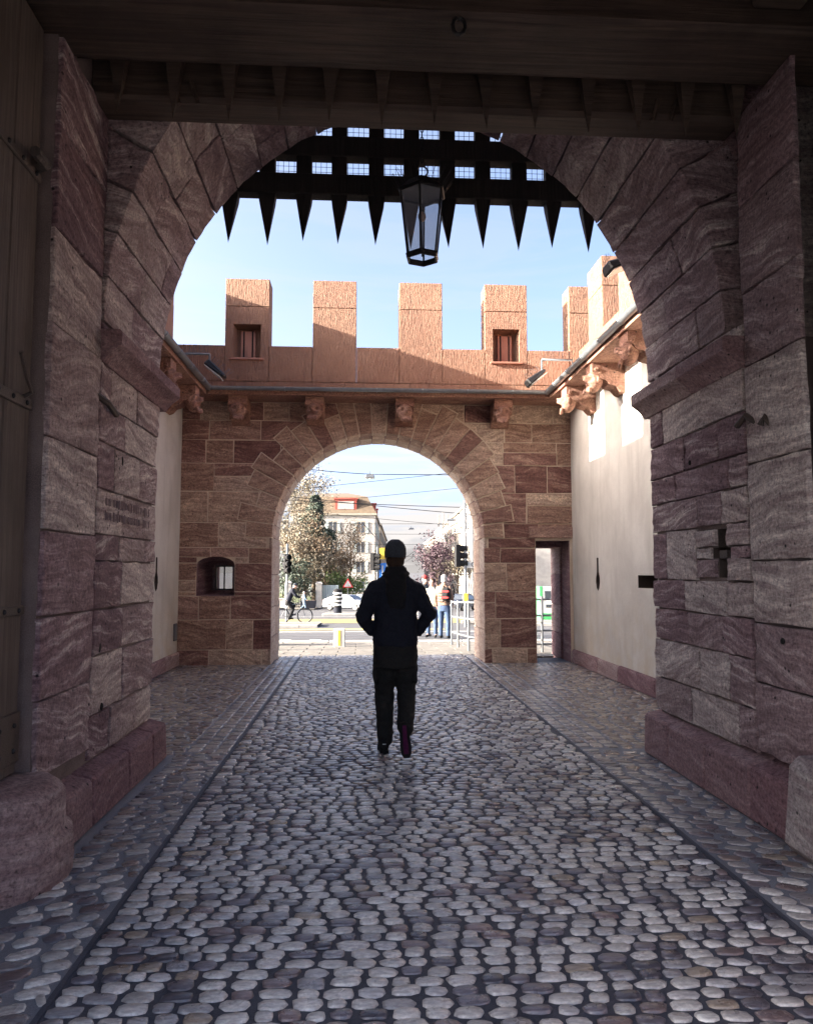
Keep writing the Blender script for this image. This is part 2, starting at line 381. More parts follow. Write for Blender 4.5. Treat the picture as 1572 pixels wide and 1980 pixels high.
def link(name, me, parent=None, loc=None):
    o = bpy.data.objects.new(name, me); COL.objects.link(o)
    if parent is not None: o.parent = parent
    if loc is not None: o.location = loc
    return o
def tag(o, label=None, cat=None, group=None, kind=None):
    if label: o['label'] = label
    if cat: o['category'] = cat
    if group: o['group'] = group
    if kind: o['kind'] = kind
    return o
def thing(name, label, cat, loc=(0, 0, 0), rz=0, group=None):
    o = bpy.data.objects.new(name, None); COL.objects.link(o); o.empty_display_size = .2
    o.location = loc; o.rotation_euler = (0, 0, rz); return tag(o, label, cat, group)
def copy_tree(o, parent=None):
    c = o.copy(); COL.objects.link(c); c.parent = parent
    for ch in list(o.children): copy_tree(ch, c)
    return c
def smooth_angle(o, a=40):
    me = o.data; me.polygons.foreach_set('use_smooth', [True] * len(me.polygons))
    bm = bmesh.new(); bm.from_mesh(me)
    for e in bm.edges:
        if len(e.link_faces) == 2: e.smooth = e.calc_face_angle(0) < R(a)
    bm.to_mesh(me); bm.free(); return o
TMP = bpy.data.scenes.new('workbench')
def apply_mods(o):
    par, o.parent = o.parent, None          # evaluated alone in a small scene: much faster
    use = [o] + [m.object for m in o.modifiers if getattr(m, 'object', None)]
    for q in use: TMP.collection.objects.link(q)
    vl = TMP.view_layers[0]; vl.update(); dg = vl.depsgraph; dg.update()
    me = bpy.data.meshes.new_from_object(o.evaluated_get(dg)); old = o.data; o.modifiers.clear(); o.data = me; bpy.data.meshes.remove(old)
    for q in use: TMP.collection.objects.unlink(q)
    o.parent = par; return o
def cut(o, cutters, mat=None):          # carve real openings
    tmp = []
    for mb in cutters:
        c = link('cutter', mb.mesh('cutter')); tmp.append(c)
        m = o.modifiers.new('b', 'BOOLEAN'); m.operation = 'DIFFERENCE'; m.solver = 'EXACT'; m.object = c
        if mat: c.data.materials.append(MAT[mat]); m.material_mode = 'TRANSFER'
    apply_mods(o)
    for c in tmp: bpy.data.objects.remove(c, do_unlink=True)
    return o
def clip_half(poly, nx, ny, d):      # keep nx*u+ny*v >= d
    out = []
    for i in range(len(poly)):
        a, b = poly[i], poly[(i + 1) % len(poly)]; fa = nx * a[0] + ny * a[1] - d; fb = nx * b[0] + ny * b[1] - d
        if fa >= 0: out.append(a)
        if fa * fb < 0: t = fa / (fa - fb); out.append((a[0] + (b[0] - a[0]) * t, a[1] + (b[1] - a[1]) * t))
    return out
def rect_minus(rects, h):
    out = []
    for (a, b, c, d) in rects:
        e, f, g, k = h
        if e >= c or g <= a or f >= d or k <= b: out.append((a, b, c, d)); continue
        if b < f: out.append((a, b, c, f))
        if k < d: out.append((a, k, c, d))
        lo, hi = max(b, f), min(d, k)
        if a < e: out.append((a, lo, e, hi))
        if g < c: out.append((g, lo, c, hi))
    return [r for r in out if r[2] - r[0] > .03 and r[3] - r[1] > .03]
def wear(o, cuts=4, amp=.020):      # uneven, worn stone surface and edges
    bm = bmesh.new(); bm.from_mesh(o.data); big = [e for e in bm.edges if e.calc_length() > .09]
    bmesh.ops.subdivide_edges(bm, edges=big, cuts=cuts, use_grid_fill=True); bm.normal_update()
    for v in bm.verts:
        c = v.co; k = mnoise.noise(c * 7.0) * .7 + mnoise.noise(c * 19.0) * .5; edge = max((f.normal.angle(g.normal, 0) for e in v.link_edges if len(e.link_faces) == 2 for f, g in (e.link_faces,)), default=0) > .3
        v.co = c + v.normal * (k * amp * .55 - (abs(mnoise.noise(c * 11.0 + Vector((5, 3, 1)))) * amp * 1.0 if edge else 0))
    bm.to_mesh(o.data); bm.free(); o.data.polygons.foreach_set('use_smooth', [True] * len(o.data.polygons)); smooth_angle(o, 32)
def ashlar(parent, fn, u0, u1, zs, rng, wmin, wmax, mat, gap=.006, depth=.1, proud=0.0, holes=(), clip=None, cham=.01, name='stone', jit=.004, worn=False):
    k = 0
    for i in range(len(zs) - 1):
        u = u0; z0, z1 = zs[i], zs[i + 1]; first = True
        while u < u1 - 1e-4:
            w = rng.uniform(wmin, wmax) * (rng.uniform(.45, 1) if first else 1); first = False
            if u1 - (u + w) < wmin * .55: w = u1 - u
            rects = [(u, z0, u + w, z1)]
            if w > .5 * (wmin + wmax) and z1 - z0 > .34 and rng.random() < .18:
                m = z0 + (z1 - z0) * rng.uniform(.4, .6); rects = [(u, z0, u + w, m), (u, m, u + w, z1)]
            for h in holes: rects = rect_minus(rects, h)
            for (a, b, c, d) in rects:
                j = lambda: rng.uniform(-jit, jit)
                poly = [(a + gap + j(), b + gap + j()), (c - gap + j(), b + gap + j()), (c - gap + j(), d - gap + j()), (a + gap + j(), d - gap + j())]
                if clip: poly = clip(poly)
                if not poly or len(poly) < 3: continue
                us = [p[0] for p in poly]; vs_ = [p[1] for p in poly]
                if (max(us) - min(us)) < .03 or (max(vs_) - min(vs_)) < .03: continue
                o = MB().prism(poly, fn, -depth, proud + rng.uniform(-.005, .006), cham).build(name, mat, parent); k += 1
                if worn: wear(o)
            u += w
    return k
# ------------------------------------------------------------------ ground, pavements, street
import numpy as np
def gz(y): return 0.0 if y < 13.5 else -.035 * (min(y, 75) - 13.5)
def sheet(x0, x1, ys, dz=0.0):
    m = MB(); vs = []; fs = []
    for y in ys: vs += [(x0, y, gz(y) + dz), (x1, y, gz(y) + dz)]
    for i in range(len(ys) - 1): fs.append((2 * i, 2 * i + 1, 2 * i + 3, 2 * i + 2))
    return m.add(vs, fs)
g = sheet(-900, 900, [-300, 13.5, 75, 1500], -.06).build('ground', 'asphalt', fix=False); tag(g, kind='structure')
fc = MB().box((-3.9, -3.2, -.055), (4.5, 13.5, -.003)).build('cobbled_floor', 'joint_dark'); tag(fc, kind='structure')
rngc = random.Random(5)
LX, RX, PLX, PRX, CLX, CRX = -1.12, 1.90, -1.60, 2.45, -3.02, 3.58     # joint lines, plinths, court walls
pale = MB()
pale.box((PLX - .2, -2, -.012), (LX, 6.6, -.001)); pale.box((RX, -2, -.012), (PRX + .2, 6.6, -.001))
pale.box((CLX - .1, 6.6, -.012), (LX, 12.9, -.001)); pale.box((RX, 6.6, -.012), (CRX + .1, 12.9, -.001))
pale.build('bedding', 'joint_pale', fc)
dl = MB()
for x in (LX, RX): dl.box((x - .012, -2, -.012), (x + .012, 13.9, .0015))
dl.build('expansion_joint', 'joint_dark', fc)

PAL = [((.64, .62, .57), 5.0), ((.54, .53, .51), 3.5), ((.74, .72, .66), 4.6), ((.30, .295, .30), 2.4), ((.17, .155, .175), 2.0), ((.22, .165, .16), 1.4), ((.105, .10, .12), 1.1), ((.40, .33, .25), .9)]
PALS = [((.40, .38, .36), 4), ((.50, .48, .44), 3), ((.25, .235, .235), 3), ((.19, .16, .17), 2), ((.30, .235, .20), 2), ((.50, .47, .42), 1)]
PALC = [((.36, .29, .23), 4), ((.44, .37, .29), 3), ((.26, .21, .18), 3), ((.20, .15, .14), 2), ((.50, .45, .37), 1.5)]
def pick(p):
    s = sum(w for _, w in p); k = rngc.uniform(0, s)
    for c, w in p:
        k -= w
        if k <= 0: break
    f = rngc.uniform(.8, 1.2); return tuple(min(.8, x * f) for x in c)
NS = 9
def cobble_verts(a, b, pw, h, rng):
    ring = []
    for k in range(NS):
        t = 2 * math.pi * (k + rng.uniform(-.18, .18)) / NS
        c, s = math.cos(t), math.sin(t); rr = rng.uniform(.88, 1.05)
        ring.append((math.copysign(abs(c) ** pw, c) * a * rr, math.copysign(abs(s) ** pw, s) * b * rr))
    tx, ty = rng.uniform(-.05, .05), rng.uniform(-.05, .05)
    vs = [(x, y, -.03) for x, y in ring] + [(x * .96, y * .96, h * .45 + x * tx + y * ty) for x, y in ring] + [(x * .80, y * .80, h * .95 + x * tx + y * ty) for x, y in ring] + [(0, 0, h)]
    fs = []
    for j in range(2):
        for k in range(NS): fs.append((j * NS + k, j * NS + (k + 1) % NS, (j + 1) * NS + (k + 1) % NS, (j + 1) * NS + k))
    for k in range(NS): fs.append((2 * NS + k, 2 * NS + (k + 1) % NS, 3 * NS))
    return vs, fs
spots = []          # x, y, rot, halflength, halfwidth, palette, height
y = .2
while y < 14.3:
    x = LX + .016; wav = 0
    while x < RX - .05:
        L = rngc.uniform(.078, .138) * (1.12 if rngc.random() < .15 else 1); L = min(L, RX - .012 - x)
        if L > .05: spots.append((x + L / 2, y + rngc.uniform(-.008, .008) + .012 * math.sin(x * 2.1 + y), rngc.uniform(-.10, .10), L / 2 - .002, rngc.uniform(.0295, .0365), 0, rngc.uniform(.004, .0085)))
        x += L + .004
    y += .071
def side(xa, xb, ya, yb, pal, ang):
    yy = ya
    while yy < yb:
        xx = xa + rngc.uniform(0, .02)
        while xx < xb - .03:
            L = rngc.uniform(.10, .165); L = min(L, xb - xx)
            if L > .035:
                off = ang * (xx - xa)
                spots.append((xx + L / 2, yy + off + rngc.uniform(-.012, .012), ang + rngc.uniform(-.2, .2), L / 2 - .002, rngc.uniform(.038, .046), pal, rngc.uniform(.002, .005)))
            xx += L + .003
        yy += .088
side(PLX + .02, LX - .012, .4, 6.6, 1, .35); side(RX + .012, PRX - .02, .4, 6.6, 1, -.35)
def setts(xa, xb, ya, yb):          # three rows of dressed setts along the joint
    n = 3; w = (xb - xa) / n
    for i in range(n):
        yy = ya + rngc.uniform(0, .1)
        while yy < yb:
            L = rngc.uniform(.13, .2); spots.append((xa + (i + .5) * w, yy + L / 2, math.pi / 2 + rngc.uniform(-.04, .04), L / 2 - .004, w / 2 - .003, 3, .004)); yy += L
setts(LX - .38, LX - .014, 6.6, 14.2); setts(RX + .014, RX + .38, 6.6, 14.2)
side(CLX, LX - .39, 6.62, 12.7, 2, .0); side(RX + .39, CRX, 6.62, 12.7, 2, .0)
PALX = [PAL, PALS, PALC, [((.48, .44, .39), 3), ((.38, .35, .32), 2), ((.30, .26, .25), 1)]]
# camera-visible ones ranked by how large they show
yawc, pitc = R(3.3837), R(4.5347)
Fv = Vector((math.sin(yawc) * math.cos(pitc), math.cos(yawc) * math.cos(pitc), math.sin(pitc))); Rv = Vector((math.cos(yawc), -math.sin(yawc), 0)); Uv = Rv.cross(Fv)
def pix(p):
    d = Vector(p) - Vector((0, 0, EYE)); z = d.dot(Fv); return (786 + 1450 * d.dot(Rv) / z, 990 - 1450 * d.dot(Uv) / z, z) if z > .1 else (-1, -1, -1)
rank = []
for i, s in enumerate(spots):
    px, py, z = pix((s[0], s[1], 0))
    if 25 < px < 1547 and py < 1965 and z > 0: rank.append((s[3] * s[4] / z ** 3, i))
rank.sort(reverse=True); solo = set(i for _, i in rank[:300])
TEMPL = []
for k in range(40):
    rr = random.Random(100 + k); a = .047 + .02 * rr.random(); pw = rr.choice((.58, .66, .74, .84))
    vs, fs = cobble_verts(a, .0345 * rr.uniform(.92, 1.1), pw, rr.uniform(.005, .009), rr)
    me = bpy.data.meshes.new('cobblestone'); me.from_pydata(vs, [], fs); me.materials.append(MAT['cobble'])
    ca = me.color_attributes.new('tone', 'FLOAT_COLOR', 'POINT'); c = pick(PAL)
    ca.data.foreach_set('color', [v for _ in vs for v in (*c, 1)])
    me.polygons.foreach_set('use_smooth', [True] * len(me.polygons)); TEMPL.append((a, me))
AV, AF, AC = [], [], []
for i, (x, y, ro, hl, hw, pal, h) in enumerate(spots):
    if i in solo:
        a, me = rngc.choice(TEMPL); o = link('cobblestone', me, fc, (x, y, 0)); o.rotation_euler = (0, 0, ro); o.scale = (hl / a, hw / .0345, 1); continue
    pw = .42 if pal == 3 else rngc.choice((.58, .66, .74, .84))
    vs, fs = cobble_verts(hl, hw, pw, h, rngc); c, s = math.cos(ro), math.sin(ro); o = len(AV)
    zb = gz(y)
    AV += [(x + a * c - b * s, y + a * s + b * c, z + zb) for a, b, z in vs]; AF += [tuple(k + o for k in f) for f in fs]
    t = pick(PALX[pal]); AC += [(*t, 1)] * len(vs)
me = bpy.data.meshes.new('cobbles'); me.from_pydata(AV, [], AF); me.materials.append(MAT['cobble'])
ca = me.color_attributes.new('tone', 'FLOAT_COLOR', 'POINT'); ca.data.foreach_set('color', np.array(AC, dtype=np.float32).ravel())
me.polygons.foreach_set('use_smooth', [True] * len(me.polygons))
tag(link('cobbles', me, fc), kind='stuff')

# pavement of slabs outside the arch, then the street
pv = sheet(-14, 14, [13.97, 18.6], -.045).build('pavement', 'dark_mortar', fix=False); tag(pv, kind='structure')
rs = random.Random(9)
slabm = []
for k in range(5):
    m = MB().cbox((-.345, -.225, -.05), (.345, .225, 0), .008).mesh('slab'); m.materials.append(MAT['slab']); slabm.append(m)
for j in range(10):
    yy = 14.22 + j * .462
    for i in range(24):
        xx = -8.2 + i * .702 + (.35 if j % 2 else 0)
        if yy < 14.45 and -1.6 < xx < 2.35: continue
        o = link('slab', rs.choice(slabm), pv, (xx, yy, gz(yy) - .01 + rs.uniform(-.003, .003))); o.rotation_euler = (-.035, 0, rs.uniform(-.004, .004))
def kerb(name, x0, x1, y, w=.3, h=.1):
    k = tag(link(name, None), kind='structure')
    x = x0
    while x < x1: MB().cbox((x + .004, y, gz(y) - .1), (min(x1, x + 1.1) - .004, y + w, gz(y) + h - .05), .02).build('kerb_block', 'kerb_stone', k); x += 1.1
    return k
kerb('kerb', -14, 14, 18.62, .22, .075)
def island(x0, x1, y0, y1, h=.1):
    o = sheet(x0, x1, [y0, y1], h - .05).build('traffic_island', 'slab', fix=False); tag(o, kind='structure')
    for yy in (y0, y1):
        x = x0
        while x < x1: MB().cbox((x + .005, yy - .1, gz(yy) - .12), (min(x + 1.2, x1) - .005, yy + .1, gz(yy) + h - .045), .02).build('kerb_block', 'kerb_stone', o); x += 1.2
island(-12, -1.7, 29.5, 32.5); island(-2.6, 5, 50, 53.5); island(4.5, 16, 30, 34)
for i, (yy, w, m, x0, x1) in enumerate([(25.4, .22, 'line_white', -10, 12), (34.6, .5, 'line_yellow', -12, 10), (36.0, .5, 'line_yellow', -12, 10), (37.4, .5, 'line_yellow', -12, 10), (38.8, .5, 'line_yellow', -12, 10), (40.2, .5, 'line_yellow', -12, 10), (46, .3, 'line_white', -9, 9), (27.0, .9, 'line_yellow', -9, 3.0)]):
    tag(sheet(x0, x1, [yy, yy + w], -.052).build('road_marking', m, fix=False), kind='structure')
for yy in (21.3, 22.8, 43.2, 44.7):
    tag(sheet(-30, 30, [yy, yy + .09], -.050).build('tram_rail', 'rail_steel', fix=False), kind='structure')
for k in range(6):
    tag(sheet(-5.4 + k * .8, -5.1 + k * .8, [19.2, 20.7], -.052).build('road_marking', 'line_white', fix=False), kind='structure')
tag(sheet(-90, -4.5, [72, 90], .02).build('pavement', 'slab', fix=False), kind='structure')
tag(sheet(-90, -5.5, [90, 130], .03).build('garden', 'grass', fix=False), kind='structure')

# ------------------------------------------------------------------ gate tower: piers, arch, beams
XC, AA, AB, ZC = .40, 2.13, 2.38, 3.22       # arch of the passage: centre, half-width, rise, springing
YN, YF = 5.0, 6.42                            # near and far face of the arch
WL, WR = -1.73, 2.53
tower = thing('gate_tower', 'massive red sandstone gate tower whose dark passage frames the whole view', 'gate tower')
rt = random.Random(21)
def leftface(u, v, d): return (WL + d, u, v)
def rightface(u, v, d): return (WR - d, u, v)
pl = MB().box((-2.9, 4.2, 0), (WL - .03, YN + .05, 5.2)).box((-3.4, YN + .05, 0), (WL - .03, YF - .05, ZC)).build('pier', 'dark_mortar', tower)
pr = MB().box((WR + .03, 4.1, 0), (3.7, YN + .05, 5.2)).box((WR + .03, YN + .05, 0), (4.2, YF - .05, ZC)).build('pier', 'dark_mortar', tower)
zsL = [.34, .62, 1.0, 1.30, 1.62, 1.80, 2.10, 2.42, 2.68, 2.95]
ashlar(pl, leftface, YN, YF, zsL, rt, .38, .95, 'pier_sandstone', .0028, .035, worn=True, cham=.008)
ashlar(pl, leftface, 4.2, YN - .012, [.42, .85, 1.3, 1.78, 2.3, 2.95, 3.5, 4.1, 4.63], rt, .9, 1.2, 'pier_sandstone', .003, .035, worn=True, cham=.008)
CROSS = [(5.12, 1.50, 5.26, 1.86), (5.04, 1.64, 5.34, 1.725)]
cut(pr, [MB().box((WR - .1, 5.125, 1.505), (WR + .3, 5.255, 1.855)), MB().box((WR - .1, 5.045, 1.645), (WR + .12, 5.335, 1.72))], 'rust_iron_and_recess_shade')  # slot faces coloured dark, recess shade painted in
ashlar(pr, rightface, YN - .22, YF, [.38, .66, .98, 1.24, 1.48, 1.88, 2.12, 2.34, 2.62, 2.92], rt, .36, .95, 'pier_sandstone', .0028, .035, holes=CROSS, worn=True, cham=.008)
ashlar(pr, rightface, 4.1, YN - .235, [.40, .84, 1.22, 1.62, 2.25, 2.9, 3.4, 4.0, 4.63], rt, .8, 1.2, 'pier_sandstone', .003, .035, worn=True, cham=.008)
# walls between impost and springing
ashlar(pl, leftface, YN, YF, [3.16, ZC], rt, .5, .8, 'pier_sandstone', .0028, .035, worn=True, cham=.008); ashlar(pr, rightface, YN - .22, YF, [3.13, ZC], rt, .5, .8, 'pier_sandstone', .0028, .035, worn=True, cham=.008)
# plinths
def plin(par, X, sgn, y0, y1, top, ws):
    y = y0
    for w in ws:
        e = min(y + w, y1)
        P = [(X, y + .004, 0), (X - sgn * .35, y + .004, 0), (X - sgn * .35, e - .004, 0), (X, e - .004, 0), (X - sgn * .012, y + .004, top - .05), (X - sgn * .35, y + .004, top + .04), (X - sgn * .35, e - .004, top + .04), (X - sgn * .012, e - .004, top - .05)]
        MB().chex(P, .016).build('plinth_stone', 'plinth_sandstone', par); wear(par.children[-1]); y = e
plin(pl, -1.615, 1, 4.36, 6.50, .34, (.42, .72, .60, .40)); plin(pr, 2.425, -1, 4.25, 6.46, .38, (.45, .62, .64, .5))
# impost mouldings
def impost(par, X, sgn, y0, y1, z0, z1):
    prof = [(-.2, z1), (.115, z1), (.13, z1 - .015), (.13, z1 - .10), (.115, z1 - .115), (.07, z1 - .145), (.03, z1 - .19), (.012, z0), (-.2, z0)]
    ys = [y0, y0 + (y1 - y0) * .44, y1]
    for a, b in zip(ys, ys[1:]):
        m = MB(); m.prism([(d, z) for d, z in prof], lambda u, v, d: (X + sgn * u, d, v), a + .002, b - .002); m.build('impost_stone', 'plinth_sandstone', par)
impost(pl, WL, 1, YN - .02, 6.58, 2.94, 3.16); impost(pr, WR, -1, YN - .22, 6.5, 2.91, 3.13)
# arch core with the elliptical opening, and the wall above
pts = [(-3.4, ZC)] + [(XC - (AA + .3) * math.cos(math.pi * k / 32), ZC + (AB + .3) * math.sin(math.pi * k / 32)) for k in range(33)] + [(4.2, ZC), (4.2, 7.2), (-3.4, 7.2)]
arch = MB().prism(pts, lambda u, v, d: (u, d, v), YN + .06, YF - .05).build('arch', 'pier_sandstone', tower)
NV = 24
for k in range(NV):
    a0, a1 = math.pi * k / NV, math.pi * (k + 1) / NV; gap = .0022
    cuts = [YN] + sorted(rt.sample([YN + .3 + .1 * i for i in range(9)], rt.choice((1, 1, 2)))) + [YF]
    cuts = [c for i, c in enumerate(cuts) if i == 0 or c - cuts[i - 1] > .18 or c == YF]
    for y0, y1 in zip(cuts, cuts[1:]):
        j = rt.uniform(-.006, .006)
        def P(a, r, y): return (XC - (AA + r) * math.cos(a), y, ZC + (AB + r) * math.sin(a))
        out = .36 + rt.uniform(-.02, .1) if y0 == YN else .33
        A0, A1 = a0 + gap, a1 - gap
        b0, b1 = y0 + .003, y1 - .003
        q = [P(A0 + (A1 - A0) * i / 4, j + rt.uniform(-.004, .004), 0) for i in range(5)] + [P(A1, out, 0), P(A0, out, 0)]
        wear(MB().prism([(v[0], v[2]) for v in q], lambda u, v, d: (u, -d, v), -b1, -b0, .008).build('voussoir', 'arch_sandstone', arch))
# spandrel stones facing the passage, behind the voussoir faces; darker stone colour stands in for deep shade
def nearface(u, v, d): return (u, YN + .02 - d, v)
def offarch(poly):
    cu = sum(p[0] for p in poly) / len(poly); cv = sum(p[1] for p in poly) / len(poly)
    dx, dz = (cu - XC) / (AA + .25), (cv - ZC) / (AB + .25)
    if dx * dx + dz * dz < .92: return None
    n = math.hypot(dx / (AA + .25), dz / (AB + .25)); nx, nz = dx / (AA + .25) / n, dz / (AB + .25) / n; L = math.hypot(dx, dz)
    return clip_half(poly, nx, nz, nx * (XC + dx / L * (AA + .25)) + nz * (ZC + dz / L * (AB + .25)))
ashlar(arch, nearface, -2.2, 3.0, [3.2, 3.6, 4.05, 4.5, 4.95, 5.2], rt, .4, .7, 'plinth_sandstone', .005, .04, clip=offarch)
# upper tower, passage behind the viewer, ceiling; unseen lintel slab added to block high sky light
MB().box((-3.4, .6, 7.2), (4.2, YF - .05, 8.6)).box((-3.4, .6, 5.35), (4.2, 5.06, 7.19)).box((-3.4, .6, 0), (-2.35, 4.25, 5.34)).box((3.15, .6, 0), (4.2, 4.2, 5.34)).box((-3.4, 4.25, 0), (-2.91, 5.04, 5.34)).box((3.71, 4.2, 0), (4.2, 5.04, 5.34)).box((-4.0, 6.3, 0), (-3.401, 6.449, 8.6)).box((4.201, 6.3, 0), (4.6, 6.449, 8.6)).box((-3.4, 6.372, 0), (-2.2, 6.449, 8.6)).box((3.0, 6.372, 0), (4.2, 6.449, 8.6)).box((-2.35, .6, 3.5), (3.15, 1.1, 5.24)).build('upper_wall_and_light_baffle', 'pier_sandstone', tower)
for i in range(5): MB().cbox((-2.35, 1.1 + i * .58, 5.25), (3.15, 1.1 + i * .58 + .57, 5.34), .008).build('ceiling_plank', 'beam_wood', tower)
MB().cbox((-2.3, 3.93, 4.64), (3.1, 4.42, 5.12), .035).build('beam', 'beam_wood', tower)
MB().cbox((-2.3, 4.425, 4.70), (3.1, 4.50, 5.12), .012).build('beam', 'beam_wood', tower)
MB().cbox((-1.78, 4.72, 4.60), (2.58, 4.985, 5.05), .03).build('beam', 'beam_wood', tower)
for x0 in (-2.0, 2.2): MB().cbox((x0, 3.2, 4.75), (x0 + .3, 3.92, 5.1), .02).build('beam', 'beam_wood', tower)
for sx, x in ((1, -1.24), (-1, 2.1)):    # small braces under the lintel
    for dx in (0, .12): MB().tube([(x + sx * dx, 4.70, 4.72), (x + sx * (dx + .05), 4.695, 4.56)], .016, 6).build('brace', 'beam_wood', tower)
hk = MB()
hk.tube([(.52 + .035 * math.sin(t * .6), 3.9, 4.6 - .04 + .05 * math.cos(t * .6)) for t in range(11)], .011, 6); hk.build('ring_bolt', 'iron', tower)
# guard stones
def guard_left():
    m = MB(); prof = [(.47, 0), (.475, .10), (.465, .215), (.44, .232), (.43, .25), (.425, .40), (.405, .43), (.36, .465), (.30, .48), (.1, .49)]
    o = m.lathe(prof, (0, 0, 0), 40).build('guard_stone', 'plinth_sandstone', None, True, loc=(-1.955, 4.02, 0)); smooth_angle(o, 35)
    return tag(o, 'rounded purple sandstone guard stone with stepped top under the wooden door leaf', 'guard stone')
guard_left()
o = MB().chex([(2.345, 3.2, 0), (3.1, 3.2, 0), (3.1, 4.22, 0), (2.35, 4.22, 0), (2.375, 3.2, .52), (3.1, 3.2, .56), (3.1, 4.20, .56), (2.385, 4.19, .52)], .05).build('guard_stone', 'grey_sandstone')
tag(o, 'squared grey sandstone guard block with worn top, at the right edge', 'guard stone')
# inscription: two lines of worn cut letters on one stone of the left pier
plain('ink', (.19, .135, .14), .9); ri = random.Random(3); m = MB()
for line, z in ((0, 2.02), (1, 1.925)):
    y = 5.14
    while y < (6.22 if line == 0 else 6.18):
        if ri.random() < .16: y += .035; continue
        h = ri.choice((.05, .05, .065, .05)); sl = -.005
        m.box((WL + .004, y, z - h / 2), (WL + .0085, y + .006, z + h / 2))
        if ri.random() < .6: m.box((WL + .004, y + .009, z + h / 2 - .012 - ri.choice((0, 0, h * .45, h - .014))), (WL + .0085, y + .026, z + h / 2 - ri.choice((0, .002))))
        y += ri.uniform(.02, .034)
tag(m.build('inscription', 'ink', pl), kind='stuff')
# old ironwork let into the stones
for X, sg, y, z, ln in ((WL, 1, 5.08, 2.66, .3), (WR, -1, 4.72, 2.55, .2), (WR, -1, 4.5, 2.5, .05)):
    MB().tube([(X - sg * .03, y - ln / 2, z + .06 * sg), (X + sg * .02, y, z + .02), (X + sg * .03, y + ln / 2, z - .03)], .022, 6).build('iron_cramp', 'rust_iron_and_recess_shade', pl if sg > 0 else pr)
for X, sg, y, z in ((WL, 1, 5.1, 1.02), (WL, 1, 5.45, 2.31), (WL, 1, 5.18, .62), (WR, -1, 4.4, 1.1), (WR, -1, 5.6, 2.36)):
    MB().ell((X, y + .02, z + .03), (.010, .022 + .008 * math.sin(y * 40), .030 + .01 * math.sin(z * 50)), 9, 6).build('putlog_hole', 'black_void', pl if sg > 0 else pr)
# wooden bar standing in the cross-shaped slot
cb = thing('slot_bar', 'dark wooden bar standing in the cross-shaped slot of the right pier', 'bar', (WR + .13, 5.19, 1.5))
MB().cbox((-.035, -.05, 0), (.025, .05, .355), .008).build('post', 'portcullis_wood', cb); MB().cbox((-.10, -.062, .14), (-.03, .062, .20), .006).build('crosspiece', 'rust_iron_and_recess_shade', cb)
MB().ell((-.04, .0, .17), (.012, .012, .012), 8, 5).build('bolt_head', 'galv', cb, True)
# door leaves folded back
def door_leaf(label, X, sg, y1, h0, h1):
    t = thing('door_leaf', label, 'door', (X, y1, h0))
    for k in range(6): MB().cbox((-.04 + (.004 if k % 2 else 0), -.30 * (k + 1) + .004, 0), (.04, -.30 * k - .004, h1 - h0), .008).build('plank', 'door_wood', t)
    for z, hh in ((.06, .26), (.82, .05), (1.92, .06), (3.2, .05)):
        b = MB().cbox((sg * .04 - .012, -1.7, z), (sg * .04 + .014, -.0, z + hh), .005).build('strap_hinge', 'rust_iron_and_recess_shade', t)
        for q in range(6):
            for zz in ((.25, .75) if hh > .1 else (.5,)): MB().ell((sg * .056, -.07 - .16 * q, z + hh * zz), (.012, .014, .014), 8, 5).build('stud', 'iron', b, True)
    MB().tube([(sg * .03, -.02, 3.28), (sg * .10, -.06, 3.28), (sg * .10, -.2, 3.28)], .03, 7).build('peg', 'door_wood', t)
    MB().tube([(sg * .04, -.10, 1.97), (sg * .09, -.10, 2.0), (sg * .10, -.18, 2.05), (sg * .10, -.26, 2.17)], .012, 6).build('hook', 'rust_iron_and_recess_shade', t)
    return t
door_leaf('weathered grey plank door leaf with iron straps, open on the left', -1.845, 1, 4.13, .5, 4.6)
door_leaf('dark plank door leaf folded back at the right edge', 2.79, -1, 4.03, .58, 4.6)

# ------------------------------------------------------------------ portcullises, net, lantern
def spike(m, x, y, ztop, ztip, w, t, lean=0.0):
    zs = ztop - (ztop - ztip) * .18
    vs = [(x - w / 2, y - t / 2, ztop), (x + w / 2, y - t / 2, ztop), (x + w / 2, y + t / 2, ztop), (x - w / 2, y + t / 2, ztop)]
    vs += [(x - w * .44, y - t * .45, zs), (x + w * .44, y - t * .45, zs), (x + w * .44, y + t * .45, zs), (x - w * .44, y + t * .45, zs), (x + lean, y, ztip)]
    return m.add(vs, [(0, 1, 5, 4), (1, 2, 6, 5), (2, 3, 7, 6), (3, 0, 4, 7), (4, 5, 8), (5, 6, 8), (6, 7, 8), (7, 4, 8), (0, 3, 2, 1)])
rp = random.Random(8)
p1 = thing('portcullis', 'raised inner portcullis, only its pointed stakes showing between the dark beams', 'portcullis', (XC, 4.61, 4.6))
for k in range(13):
    spike(MB(), -1.94 + .333 * k + rp.uniform(-.012, .012), 0, .30, -.19 + rp.uniform(-.015, .015), .125, .10, rp.uniform(-.012, .012)).build('stake', 'beam_wood', p1)
MB().cbox((-2.1, -.05, .30), (2.1, .05, .50), .01).build('crossbar', 'portcullis_wood', p1)
p2 = thing('portcullis', 'black timber portcullis with sharp stakes hanging against the sky above the court', 'portcullis', (XC, 6.6, 4.5))
for k in range(13):
    x = -1.60 + .3275 * (k - 1) + rp.uniform(-.006, .006)
    spike(MB(), x, 0, .46, .0 + rp.uniform(-.03, .035), .152 * rp.uniform(.9, 1.08), .11, rp.uniform(-.014, .014)).build('stake', 'portcullis_wood', p2)
    MB().cbox((x - .07, -.052, .455), (x + .07, .05, 1.9), .008).build('upright', 'portcullis_wood', p2)
for z in (.44, .80, 1.16, 1.52): MB().cbox((-2.4, -.075, z + .0), (2.4, .062, z + .19), .008).build('crossbar', 'portcullis_wood', p2)
